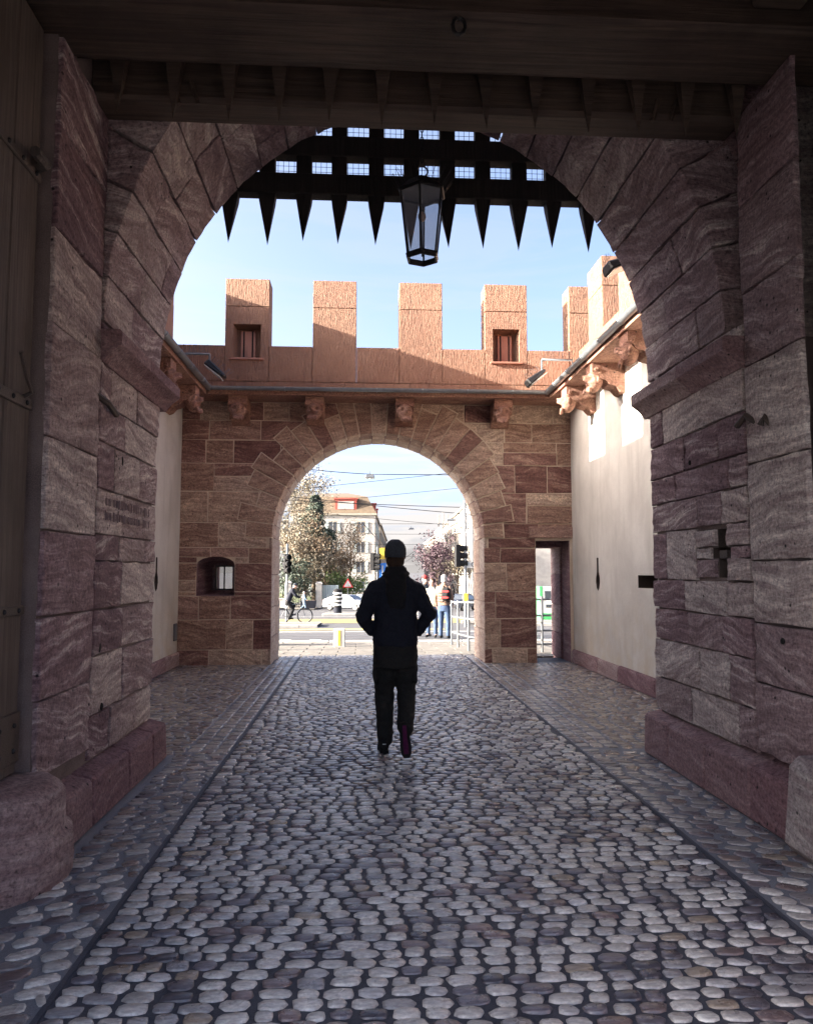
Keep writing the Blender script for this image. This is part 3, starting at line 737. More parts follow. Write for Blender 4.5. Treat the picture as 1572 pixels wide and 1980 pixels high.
for x in (-2.5, 2.5): MB().cbox((x - .09, -.13, .3), (x + .09, .12, 2.0), .01).build('guide_post', 'portcullis_wood', p2)
net = MB()
for k in range(76): x = -1.9 + k * .05; net.tube([(x, 0, 0), (x, 0, 1.25)], .0028, 3, False)
for k in range(25): net.tube([(-1.9, 0, .02 + k * .05), (1.85, 0, .02 + k * .05)], .0028, 3, False)
o = net.build('bird_net', 'iron', None, fix=False, loc=(XC, 6.80, 5.02)); tag(o, 'fine wire bird net stretched behind the openings of the hanging portcullis', 'net')
L = thing('hanging_lantern', 'hexagonal black iron lantern with clear panes hanging on a chain', 'lantern', (.46, 5.7, 3.97))
def hexr(r, z, ph=.35): return [(r * math.cos(ph + math.pi * k / 3), r * math.sin(ph + math.pi * k / 3), z) for k in range(6)]
b0, b1 = hexr(.125, .05), hexr(.185, .56)
m = MB(); m.tube(b0 + [b0[0]], .0165, 6).tube([(p[0], p[1], .03) for p in b0] + [(b0[0][0], b0[0][1], .03)], .012, 6); m.build('bottom_ring', 'iron', L)
m = MB(); m.tube(b1 + [b1[0]], .014, 6); m.build('top_ring', 'iron', L)
for k in range(6): MB().tube([b0[k], b1[k]], .0085, 6).build('frame_bar', 'iron', L)
for k in range(6):
    n = (k + 1) % 6; MB().add([Vector(b0[k]) * .985, Vector(b0[n]) * .985, Vector(b1[n]) * .985, Vector(b1[k]) * .985], [(0, 1, 2, 3)]).build('pane', 'lantern_glass', L, fix=False)
m = MB(); a, b_, c = hexr(.205, .565), hexr(.11, .66), hexr(.035, .70)
m.add(a + b_ + c, [tuple(range(6))[::-1]] + [(i, (i + 1) % 6, 6 + (i + 1) % 6, 6 + i) for i in range(6)] + [(6 + i, 6 + (i + 1) % 6, 12 + (i + 1) % 6, 12 + i) for i in range(6)] + [tuple(range(12, 18))]); m.build('roof', 'iron', L)
sp = MB(); rr = random.Random(2)
for k in range(46):
    a = 2 * math.pi * k / 46; r0 = .17 + .02 * rr.random(); sp.tube([(r0 * math.cos(a), r0 * math.sin(a), .59), ((r0 + .07) * math.cos(a + rr.uniform(-.25, .25)), (r0 + .07) * math.sin(a + rr.uniform(-.25, .25)), .68 + .04 * rr.random())], .0022, 3)
sp.build('bird_spikes', 'iron', L)
m = MB(); m.tube([(.045 * math.cos(t * math.pi / 6), 0, .745 + .045 * math.sin(t * math.pi / 6)) for t in range(13)], .007, 6); m.build('hanging_ring', 'iron', L)
for k in range(24):
    z = .80 + k * .042; m = MB(); dx, dy = (.012, 0) if k % 2 else (0, .012)
    m.tube([(dx * math.cos(t * math.pi / 4), dy * math.cos(t * math.pi / 4), z + .026 * math.sin(t * math.pi / 4)) for t in range(9)], .0042, 4); m.build('chain_link', 'iron', L)
m = MB().lathe([(.018, .33), (.02, .40), (.012, .41)], (0, 0, .06), 10); m.build('lamp_holder', 'iron', L)
MB().ell((0, 0, .375), (.032, .032, .042), 12, 8).build('bulb', 'bulb', L, True)
MB().tube([(0, 0, .05), (0, 0, .35)], .006, 6).build('stem', 'iron', L)
# ------------------------------------------------------------------ courtyard: far wall with the arch
FY, FB = 12.75, 13.95
AX, AR, AZ = .285, 1.80, 2.12
fw = thing('courtyard_gate_wall', 'brown sandstone block wall with round arch, battlements and carved corbels across the court', 'wall')
rf = random.Random(77)
def archpoly(r, z0=-.3, n=24): return [(AX + r, z0)] + [(AX + r * math.cos(math.pi * k / n), AZ + r * math.sin(math.pi * k / n)) for k in range(n + 1)] + [(AX - r, z0)]
def xz(u, v, d): return (u, d, v)
core = MB().box((-3.9, FY + .009, -.1), (4.5, FB, 4.44)).build('wall_core', 'mortar', fw)
WN = (-2.76, 1.14, -2.13, 1.80)
DX0, DX1, DZ = 2.98, 3.57, 2.12
niche = [(WN[0], WN[1]), (WN[2], WN[1]), (WN[2], 1.66)] + [(-2.445 + .315 * math.cos(math.pi * k / 8), 1.66 + .14 * math.sin(math.pi * k / 8)) for k in range(1, 8)] + [(WN[0], 1.66)]
wm = MB(); n_ = len(niche); inner = [(-2.445 + (u + 2.445) * .64 + .02, 1.42 + (v - 1.42) * .80 - .02) for u, v in niche]
wm.add([(u, FY - .2, v) for u, v in niche] + [(u, FY + .12, v) for u, v in niche] + [(u, FY + .62, v) for u, v in inner], [tuple(range(n_))[::-1], tuple(range(2 * n_, 3 * n_))] + [(j * n_ + k, j * n_ + (k + 1) % n_, (j + 1) * n_ + (k + 1) % n_, (j + 1) * n_ + k) for j in range(2) for k in range(n_)])
wo = MB().box((-2.60, FY + .5, 1.22), (-2.27, FB + .2, 1.66))
dr = MB().box((DX0, FY - .2, -.3), (DX1, FB + .2, DZ - .04))
cut(core, [MB().prism(archpoly(AR + .03), xz, FY - .3, FB + .3), wm, wo, dr], 'plinth_sandstone')
def ff(u, v, d): return (u, FY - d, v)
def offring(poly):
    cu = sum(p[0] for p in poly) / len(poly); cv = sum(p[1] for p in poly) / len(poly)
    if cv < AZ:
        if cu < AX: return clip_half(poly, -1, 0, -(AX - AR))
        return clip_half(poly, 1, 0, AX + AR)
    dx, dz = cu - AX, cv - AZ; L = math.hypot(dx, dz)
    if L < 1e-6: return None
    # keep what lies outside a chord hidden under the voussoirs
    p = clip_half(poly, dx / L, dz / L, dx / L * AX + dz / L * AZ + AR + .1)
    return p
zsF = [-.02, .25, .75, 1.21, 1.69, 1.95, 2.37, 2.90, 3.38, 3.78, 4.12, 4.44]
HOL = [WN[:2] + (WN[2], 1.79), (DX0, -1, DX1 + .1, DZ)]
ashlar(fw, ff, -3.06, AX, zsF, rf, .42, .95, 'wall_sandstone', .0065, .02, holes=HOL, clip=offring, cham=.008, jit=.006)
ashlar(fw, ff, AX, 3.66, zsF, rf, .42, .95, 'wall_sandstone', .0065, .02, holes=HOL, clip=offring, cham=.008, jit=.006)
# lintel over the little door
MB().cbox((DX0 - .12, FY - .03, DZ), (3.66, FY + .3, DZ + .2), .012).build('lintel', 'wall_sandstone', fw)
rv = random.Random(4); nv = 25
mort = MB()
for k in range(nv):
    a0, a1 = math.pi * k / nv, math.pi * (k + 1) / nv; out = AR + rv.choice((.42, .55, .66, .74)) * (1 if .15 < (k + .5) / nv < .85 else .8)
    def P(a, r, y): return (AX - r * math.cos(a), y, AZ + r * math.sin(a))
    g = .006
    def wedge(m, g, ri_, ro, y0, y1, c):
        q = [P(a0 + g + (a1 - a0 - 2 * g) * i / 4, ri_, 0) for i in range(5)] + [P(a1 - g * .7, ro, 0), P(a0 + g * .7, ro, 0)]
        m.prism([(v[0], v[2]) for v in q], lambda u, v, d: (u, -d, v), -y1, -y0, c)
    m = MB(); wedge(m, g, AR, out, FY - .018 - rv.uniform(0, .006), FY + .55, .01); m.build('voussoir', 'ring_sandstone', fw)
    wedge(mort, -.002, AR + .012, out + .02, FY - .010, FY + .3, .002)
    m = MB(); wedge(m, .004, AR + .015, AR + .3, FY + .56, FB + .02, .01); m.build('soffit_stone', 'soffit_sandstone', fw)
mort.build('voussoir_mortar', 'mortar', fw)
for s_, X in ((1, AX - AR), (-1, AX + AR)):       # jamb stones
    z = -.05
    while z < AZ - .02:
        h = min(rv.uniform(.38, .62), AZ - z); h = AZ - z if AZ - z - h < .2 else h
        ys = [FY + .004, FY + rv.uniform(.45, .75), FB + .02]
        for a, b in zip(ys, ys[1:]): MB().cbox((min(X, X - s_ * .05), a, z + .006), (max(X, X - s_ * .05) , b - .006, z + h - .006), .008).build('jamb_stone', 'soffit_sandstone', fw)
        z += h
# door reveal stones, the window frame behind the niche
for z0, z1 in ((0, .45), (.45, .95), (.95, 1.5), (1.5, 2.0)): MB().cbox((DX1 - .03, FY + .55, z0 + .004), (DX1 + .05, FB + .01, z1 - .004), .01).build('jamb_stone', 'plinth_sandstone', fw)
MB().cbox((DX0, FY + .5, 1.98), (DX1, FB, DZ + .05), .02).build('door_head', 'plinth_sandstone', fw)
win = MB().box((-2.60, FY + .8, 1.22), (-2.58, FY + .84, 1.66)).box((-2.29, FY + .8, 1.22), (-2.27, FY + .84, 1.66)).box((-2.58, FY + .8, 1.22), (-2.29, FY + .84, 1.245)).box((-2.58, FY + .8, 1.63), (-2.29, FY + .84, 1.66)).box((-2.455, FY + .8, 1.245), (-2.435, FY + .84, 1.63)).build('window_frame', 'dark_frame', fw)
MB().box((-2.58, FY + .815, 1.245), (-2.29, FY + .82, 1.63)).build('pane', 'clear_glass', fw)

# ------------------------------------------------------------------ eaves, gutters, corbels, battlements
def carve(u):        # a carved stone head, built once, facing -Y
    m = MB(); m.ell((0, 0, 0), (.105, .10, .145), 36, 26)
    vs = []
    for v in m.v:
        x, y, z = v
        if y < 0:
            br = math.exp(-((z - .03) / .02) ** 2) * .018 * (1 if abs(x) < .085 else .3); ey = -math.exp(-((z - .0) / .02) ** 2 - ((abs(x) - .042) / .025) ** 2) * .055
            no = math.exp(-(x / .02) ** 2) * (.06 if -.05 < z < .02 else .0); mo = -math.exp(-((z + .08) / .012) ** 2 - (x / .045) ** 2) * .035; ch = math.exp(-((z + .115) / .03) ** 2 - (x / .05) ** 2) * .02
            y -= br + ey + no + mo + ch
        vs.append((x, y, z))
    m.v = vs
    for s_ in (-1, 1): m.ell((s_ * .108, .0, .0), (.02, .03, .045), 8, 6)
    rr = random.Random(u)
    for k in range(26):   # locks of hair and beard
        a = math.pi * (k + .5) / 26 - math.pi / 2
        m.ell((.112 * math.sin(a), -.02 + .02 * rr.random(), .07 + .085 * math.cos(a)), (.026, .04, .03), 6, 5)
    for k in range(7): m.ell((-.06 + .02 * k, -.07, -.13 - .02 * rr.random()), (.018, .025, .035), 6, 5)
    me = m.mesh('carved_head', True); me.materials.append(MAT['corbel_sandstone']); return me
HEADS = [carve(k) for k in range(3)]
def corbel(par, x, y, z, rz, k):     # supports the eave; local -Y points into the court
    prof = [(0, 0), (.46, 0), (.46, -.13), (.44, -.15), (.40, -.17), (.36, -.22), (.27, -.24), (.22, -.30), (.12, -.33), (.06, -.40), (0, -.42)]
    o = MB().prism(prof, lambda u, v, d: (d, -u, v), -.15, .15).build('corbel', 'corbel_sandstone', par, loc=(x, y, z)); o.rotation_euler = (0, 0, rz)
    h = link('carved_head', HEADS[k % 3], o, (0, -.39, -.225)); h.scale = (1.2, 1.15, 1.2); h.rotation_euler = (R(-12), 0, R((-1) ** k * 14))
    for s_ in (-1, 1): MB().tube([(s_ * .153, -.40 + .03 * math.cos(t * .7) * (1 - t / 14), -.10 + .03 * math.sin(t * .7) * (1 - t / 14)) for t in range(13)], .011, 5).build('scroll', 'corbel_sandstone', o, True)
SOF = 4.44
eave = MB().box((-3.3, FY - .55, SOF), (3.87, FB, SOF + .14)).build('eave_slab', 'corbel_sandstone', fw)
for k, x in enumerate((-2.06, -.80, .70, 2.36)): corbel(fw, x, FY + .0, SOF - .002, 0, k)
def gutter(par, a, b, segs=1):
    a, b = Vector(a), Vector(b); d = (b - a).normalized(); side_ = Vector((d.y, -d.x, 0)); n = 9; m = MB(); vs = []; fs = []
    for p in (a, b):
        for r in (.055, .047):
            for k in range(n): t = math.pi * k / (n - 1); vs.append(p + side_ * (r * math.cos(t)) + Vector((0, 0, -r * math.sin(t))))
    for k in range(n - 1): fs += [(k, k + 1, 2 * n + k + 1, 2 * n + k), (n + k, 3 * n + k, 3 * n + k + 1, n + k + 1)]
    fs += [(0, 2 * n, 3 * n, n), (n - 1, 2 * n - 1, 4 * n - 1, 3 * n - 1)]
    o = m.add(vs, fs).build('gutter', 'zinc', par, True); smooth_angle(o, 50)
    L = (b - a).length; k = .6
    while k < L: MB().tube([a + d * k + side_ * .06 * math.cos(t * math.pi / 6) - Vector((0, 0, .06 * math.sin(t * math.pi / 6))) for t in range(7)], .008, 5).build('gutter_bracket', 'zinc', o, True); k += .75
gutter(fw, (-2.62, FY - .60, SOF + .11), (3.12, FY - .60, SOF + .11))
Z0, Z1, ZS, ZJ, ZT = SOF + .14, 4.86, 5.50, 6.20, 6.70       # parapet: base, joint, sill, merlon joint, top
TH = .42
def battlement(par, fn, u_list, u0, u1, rng, windows=(), flip=False):
    # fn(u, d, z): u along, d back from the face.  u_list: merlon start/end pairs
    def blk(a, b, z0, z1, nm, cutm=None, top=0):
        jf = rng.uniform(-.004, .004); m = MB().chex([fn(a + .003, jf, z0 + .003), fn(b - .003, jf, z0 + .003), fn(b - .003, TH, z0 + .003), fn(a + .003, TH, z0 + .003), fn(a + .003, jf, z1 - .003), fn(b - .003, jf, z1 - .003), fn(b - .003, TH, z1 - .003 + top), fn(a + .003, TH, z1 - .003 + top)], .007)
        o = m.build(nm, 'tooled_sandstone', par)
        if cutm: cut(o, cutm)
        return o
    u = u0
    while u < u1 - .05:
        w = rng.uniform(1.1, 1.6); w = u1 - u if u1 - u - w < .6 else w; blk(u, u + w, Z0, Z1, 'parapet_stone'); u += w
    edges = [u0] + [e for p in u_list for e in p] + [u1]; mer = set(u_list)
    for a, b in zip(edges, edges[1:]):
        if b - a < .02: continue
        if (a, b) not in mer: blk(a, b, Z1, ZS, 'parapet_stone'); continue
        i = u_list.index((a, b))
        if i in windows:
            c = (a + b) / 2; hw, z0, z1 = .26, 5.28, 5.90
            fr = [fn(c - hw, -.1, z0), fn(c + hw, -.1, z0), fn(c + hw, -.1, z1), fn(c - hw, -.1, z1), fn(c - hw * .78, .2, z0 + .02), fn(c + hw * .78, .2, z0 + .02), fn(c + hw * .78, .2, z1 - .06), fn(c - hw * .78, .2, z1 - .06)]
            q = MB().add(fr, [(0, 1, 2, 3), (4, 7, 6, 5), (0, 4, 5, 1), (1, 5, 6, 2), (2, 6, 7, 3), (3, 7, 4, 0)])
            sl = MB().add([fn(c + dx, d, z) for d in (.1, .6) for dx, z in ((-.07, z0 + .02), (.07, z0 + .02), (.07, z1 - .09), (-.07, z1 - .09))], [(0, 1, 2, 3), (4, 7, 6, 5), (0, 4, 5, 1), (1, 5, 6, 2), (2, 6, 7, 3), (3, 7, 4, 0)])
            o = blk(a, b, Z1, ZJ, 'merlon', [q])
            MB().chex([fn(c - .13, .155, z0 + .03), fn(c + .13, .155, z0 + .03), fn(c + .13, .24, z0 + .03), fn(c - .13, .24, z0 + .03), fn(c - .13, .155, z1 - .1), fn(c + .13, .155, z1 - .1), fn(c + .13, .24, z1 - .1), fn(c - .13, .24, z1 - .1)], .006).build('slit_shutter', 'dressed_sandstone', o)
            for dx in (-.075, .075):
                MB().chex([fn(c + dx - .012, .148, z0 + .03), fn(c + dx + .012, .148, z0 + .03), fn(c + dx + .012, .16, z0 + .03), fn(c + dx - .012, .16, z0 + .03), fn(c + dx - .012, .148, z1 - .1), fn(c + dx + .012, .148, z1 - .1), fn(c + dx + .012, .16, z1 - .1), fn(c + dx - .012, .16, z1 - .1)], .002).build('slit', 'black_void', o)
            MB().chex([fn(c - hw - .03, -.03, z0 - .04), fn(c + hw + .03, -.03, z0 - .04), fn(c + hw + .03, .05, z0 - .04), fn(c - hw - .03, .05, z0 - .04), fn(c - hw - .03, -.03, z0 - .005), fn(c + hw + .03, -.03, z0 - .005), fn(c + hw + .03, .05, z0 - .005), fn(c - hw - .03, .05, z0 - .005)], .005).build('sill', 'dressed_sandstone', o)
        else: o = blk(a, b, Z1, ZJ, 'merlon')
        blk(a, b, ZJ, ZT, 'merlon_cap')
FP = 13.0
mer = [(-2.415 + 1.528 * i, -2.415 + 1.528 * i + .77) for i in range(5)]
battlement(fw, lambda u, d, z: (u, FP + d, z), mer, -3.28, 4.48 , rf, windows=(0, 3))
for x in (-1.45, 2.75):     # low drain arches behind the gutter
    MB().prism([(.42 * math.cos(math.pi * k / 10), .14 * math.sin(math.pi * k / 10)) for k in range(11)], lambda u, v, d: (x + u, FP - d, Z0 + v), -.05, .012).build('drain_opening', 'black_void', fw)

def side_wall(label, X, sg, y0, y1, merl, corb, loops, slot=None, rngs=1):
    """sg=+1: wall on the left, facing +X"""
    t = thing('courtyard_side_wall', label, 'wall', (0, 0, 0)); rr = random.Random(rngs)
    c = MB().box((min(X, X - sg * .85), y0, 0), (max(X, X - sg * .85), y1, SOF)).build('plaster', 'plaster', t)
    cs = []
    for y in loops:
        prof = [(-.04, 1.76), (.04, 1.76), (.045, 1.54), (.09, 1.46), (.10, 1.38), (.06, 1.29), (0, 1.25), (-.06, 1.29), (-.10, 1.38), (-.09, 1.46), (-.045, 1.54)]
        cs.append(MB().prism([(y + u, v) for u, v in prof], lambda u, v, d: (X - sg * d, u, v), -.1, .45))
    if slot: cs.append(MB().box((min(X + sg * .1, X - sg * .4), slot[0], slot[1]), (max(X + sg * .1, X - sg * .4), slot[2], slot[3])))
    cut(c, cs, 'rust_iron_and_recess_shade')  # cut faces take a dark colour as painted shade
    if slot: MB().box((min(X - sg * .25, X - sg * .3), slot[0] - .05, slot[1] - .05), (max(X - sg * .25, X - sg * .3), slot[2] + .05, slot[3] + .05)).build('slot_back', 'rust_iron_and_recess_shade', t)  # dark plate that paints the slot's inner shade
    y = y0
    while y < y1 - .02:
        e = min(y + rr.uniform(.9, 1.5), y1); h = .215 + rr.uniform(-.01, .012)
        MB().chex([(X + sg * .05, y + .004, 0), (X - sg * .1, y + .004, 0), (X - sg * .1, e - .004, 0), (X + sg * .05, e - .004, 0), (X + sg * .045, y + .004, h), (X - sg * .1, y + .004, h + .03), (X - sg * .1, e - .004, h + .03), (X + sg * .045, e - .004, h)], .014).build('plinth_stone', 'plinth_sandstone', t); y = e
    xs = sorted((X + sg * .50, X - sg * .85)); MB().box((xs[0], y0, SOF - .003), (xs[1], min(y1, FY - .57), SOF + .137)).build('eave_slab', 'corbel_sandstone', t)
    gx = X + sg * .55; gutter(t, *(((gx, y0, SOF + .105), (gx, FY - .56, SOF + .105)) if sg < 0 else ((gx, FY - .56, SOF + .105), (gx, y0, SOF + .105))))
    for k, y in enumerate(corb): corbel(t, X, y, SOF - .006, R(90) * sg, k + 1)
    face = X - sg * .25
    battlement(t, lambda u, d, z: (face - sg * d, u, z), merl, y0, FP - .005, rr, windows=(1,))
    return t
side_wall('cream plastered court wall with loophole, glimpsed beyond the left pier', -3.05, 1, 6.45, FY - .002, [(6.6, 7.12), (7.89, 8.65), (9.42, 10.16), (10.95, 12.99)], (8.4, 10.25, 11.75), (11.38,), None, 3)
side_wall('pale plastered court wall with sunlit window-shaped patches beside the small doorway', 3.62, -1, 6.45, FY - .002, [(7.1, 7.86), (8.62, 9.38), (10.14, 10.90), (11.66, 12.42)], (8.75, 10.15, 11.45), (11.38,), (9.02, 1.335, 9.69, 1.50), 5)
o = thing('wall_box', 'small metal inspection box low on the left plaster wall', 'box', (-3.05, 12.55, .42))
MB().cbox((0, -.08, 0), (.03, .08, .28), .006).build('case', 'galv', o); MB().cbox((.03, -.06, .03), (.036, .06, .25), .003).build('cover', 'zinc', o)

# floodlights on arms with bird spikes
def floodlight(label, base, armx, drop, rz, tilt, size=.34, group='court floodlights'):
    t = thing('floodlight', label, 'floodlight', base, 0, group)
    MB().tube([(0, 0, -.2), (0, 0, 0), (armx, 0, 0)], .018, 8).build('arm', 'galv', t, True)
    MB().tube([(armx, 0, .0), (armx, 0, -drop)], .016, 8).build('drop_rod', 'galv', t)
    h = MB().chex([(-size / 2, -.14, -.05), (size / 2, -.11, -.02), (size / 2, .11, -.02), (-size / 2, .14, -.05), (-size / 2, -.11, .06), (size / 2, -.07, .03), (size / 2, .07, .03), (-size / 2, .11, .06)], .02).build('lamp_head', 'iron', t)
    h.location = (armx + (.10 if armx > 0 else -.10), 0, -drop - .04); h.rotation_euler = (0, tilt, rz)
    MB().box((-size * .44, -.12, -.056), (size * .44, .11, -.046)).build('lens', 'lamp_lens', h)
    s = MB(); rr = random.Random(4)
    for k in range(26): u = armx * k / 25; s.tube([(u, 0, .015), (u + rr.uniform(-.03, .03), rr.uniform(-.06, .06), .13)], .0022, 3)
    s.build('bird_spikes', 'galv', t, fix=False)
    s = MB()
    for k in range(16): u = -size / 2 + size * k / 15; s.tube([(u, 0, .04), (u + rr.uniform(-.03, .03), rr.uniform(-.07, .07), .15)], .0022, 3)
    s.build('bird_spikes', 'galv', h, fix=False); return t
floodlight('black floodlight on a spiked arm reaching out from the left gutter', (-2.72, 11.0, 4.75), .46, .20, 0, R(38))
floodlight('pale floodlight on a spiked arm near the far end of the right gutter', (3.2, 11.1, 4.78), -.47, .24, 0, R(-38))
floodlight('dark floodlight above the right gutter, close beside the passage arch', (2.98, 7.6, 4.78), -.14, -.08, 0, R(-24), .36)
# ------------------------------------------------------------------ people
def capsule(m, p0, r0, p1, r1, n=12):
    p0, p1 = Vector(p0), Vector(p1); d = p1 - p0; L = d.length or 1e-4; d = d / L; pts = []; rs = []
    for k in range(1, 5): a = math.pi / 2 * (1 - k / 4); pts.append(p0 - d * r0 * math.sin(a)); rs.append(max(.002, r0 * math.cos(a)))
    for k in range(0, 4): a = math.pi / 2 * k / 4; pts.append(p1 + d * r1 * math.sin(a)); rs.append(max(.002, r1 * math.cos(a)))
    m.tube(pts, rs, n)
def loft(m, rings, n=20):     # rings: (cx,cy,cz,rx,ry)
    vs = []; fs = []
    for (x, y, z, a, b) in rings:
        for k in range(n):
            t = 2 * math.pi * k / n; c, s = math.cos(t), math.sin(t)
            vs.append((x + a * math.copysign(abs(c) ** .85, c), y + b * math.copysign(abs(s) ** .85, s), z))
    for i in range(len(rings) - 1):
        for k in range(n): fs.append((i * n + k, i * n + (k + 1) % n, (i + 1) * n + (k + 1) % n, (i + 1) * n + k))
    fs += [tuple(range(n))[::-1], tuple((len(rings) - 1) * n + k for k in range(n))]
    m.add(vs, fs)
def skin_over(name, m, mat, parent, voxel=.011, it=4, crumple=0.0, seed=0):
    o = m.build(name, mat, parent)
    r = o.modifiers.new('r', 'REMESH'); r.mode = 'VOXEL'; r.voxel_size = voxel
    s = o.modifiers.new('s', 'SMOOTH'); s.iterations = it; s.factor = .5
    apply_mods(o); me = o.data
    if crumple:
        for v in me.vertices:
            c = v.co; k = mnoise.noise(Vector((c.x * 9 + seed, c.y * 9, c.z * 16))) + .5 * mnoise.noise(Vector((c.x * 22, c.y * 22 + seed, c.z * 34)))
            v.co = c + v.normal * (k * crumple)
    me.materials.clear(); me.materials.append(MAT[mat]); me.polygons.foreach_set('use_smooth', [True] * len(me.polygons)); return o
def hand(m, wrist, dirv, pn, thumb):      # palm, four unequal curled fingers and a thumb
    w = Vector(wrist); d = Vector(dirv).normalized(); s = Vector(thumb).normalized(); n = Vector(pn).normalized()
    for k in range(4): capsule(m, w + s * (.026 - .017 * k) , .013, w + d * .085 + s * (.028 - .019 * k), .011, 8)
    for k, L in enumerate((.062, .074, .068, .05)):
        b = w + d * .088 + s * (.030 - .020 * k); e = b + d * L * .55 + n * .008; capsule(m, b, .0095, e, .009, 8); capsule(m, e, .009, e + d * L * .4 + n * L * .35, .0075, 8)
    capsule(m, w + d * .025 + s * .03, .012, w + d * .065 + s * .058 + n * .01, .0105, 8); capsule(m, w + d * .065 + s * .058 + n * .01, .0105, w + d * .10 + s * .06 + n * .025, .009, 8)
def head(m, c, f, s=1.0):       # c: centre of the head, f: facing (unit, horizontal)
    c = Vector(c); f = Vector(f).normalized(); r = Vector((f.y, -f.x, 0))
    m.ell(c + Vector((0, 0, .015)) * s - f * .01, (.078 * s, .088 * s, .112 * s), 16, 12)
    m.ell(c + f * .022 * s - Vector((0, 0, .055 * s)), (.058 * s, .062 * s, .068 * s), 14, 10)
    capsule(m, c + f * .088 * s + Vector((0, 0, .012 * s)), .009 * s, c + f * .108 * s - Vector((0, 0, .028 * s)), .015 * s, 8)
    m.ell(c + f * .078 * s - Vector((0, 0, .062 * s)), (.026 * s, .016 * s, .010 * s), 10, 6)
    for k in (-1, 1):
        m.ell(c + r * k * .080 * s - f * .006 - Vector((0, 0, .008 * s)), (.016 * s, .020 * s, .032 * s), 10, 8)
        m.ell(c + f * .070 * s + r * k * .034 * s + Vector((0, 0, .032 * s)), (.022 * s, .014 * s, .009 * s), 8, 6)
def eyes(par, c, f, s=1.0):
    c = Vector(c); f = Vector(f).normalized(); r = Vector((f.y, -f.x, 0))
    for k in (-1, 1): MB().ell(c + f * .077 * s + r * k * .033 * s + Vector((0, 0, .012 * s)), (.011, .011, .008), 8, 6).build('eye', 'cloth_black', par, True)

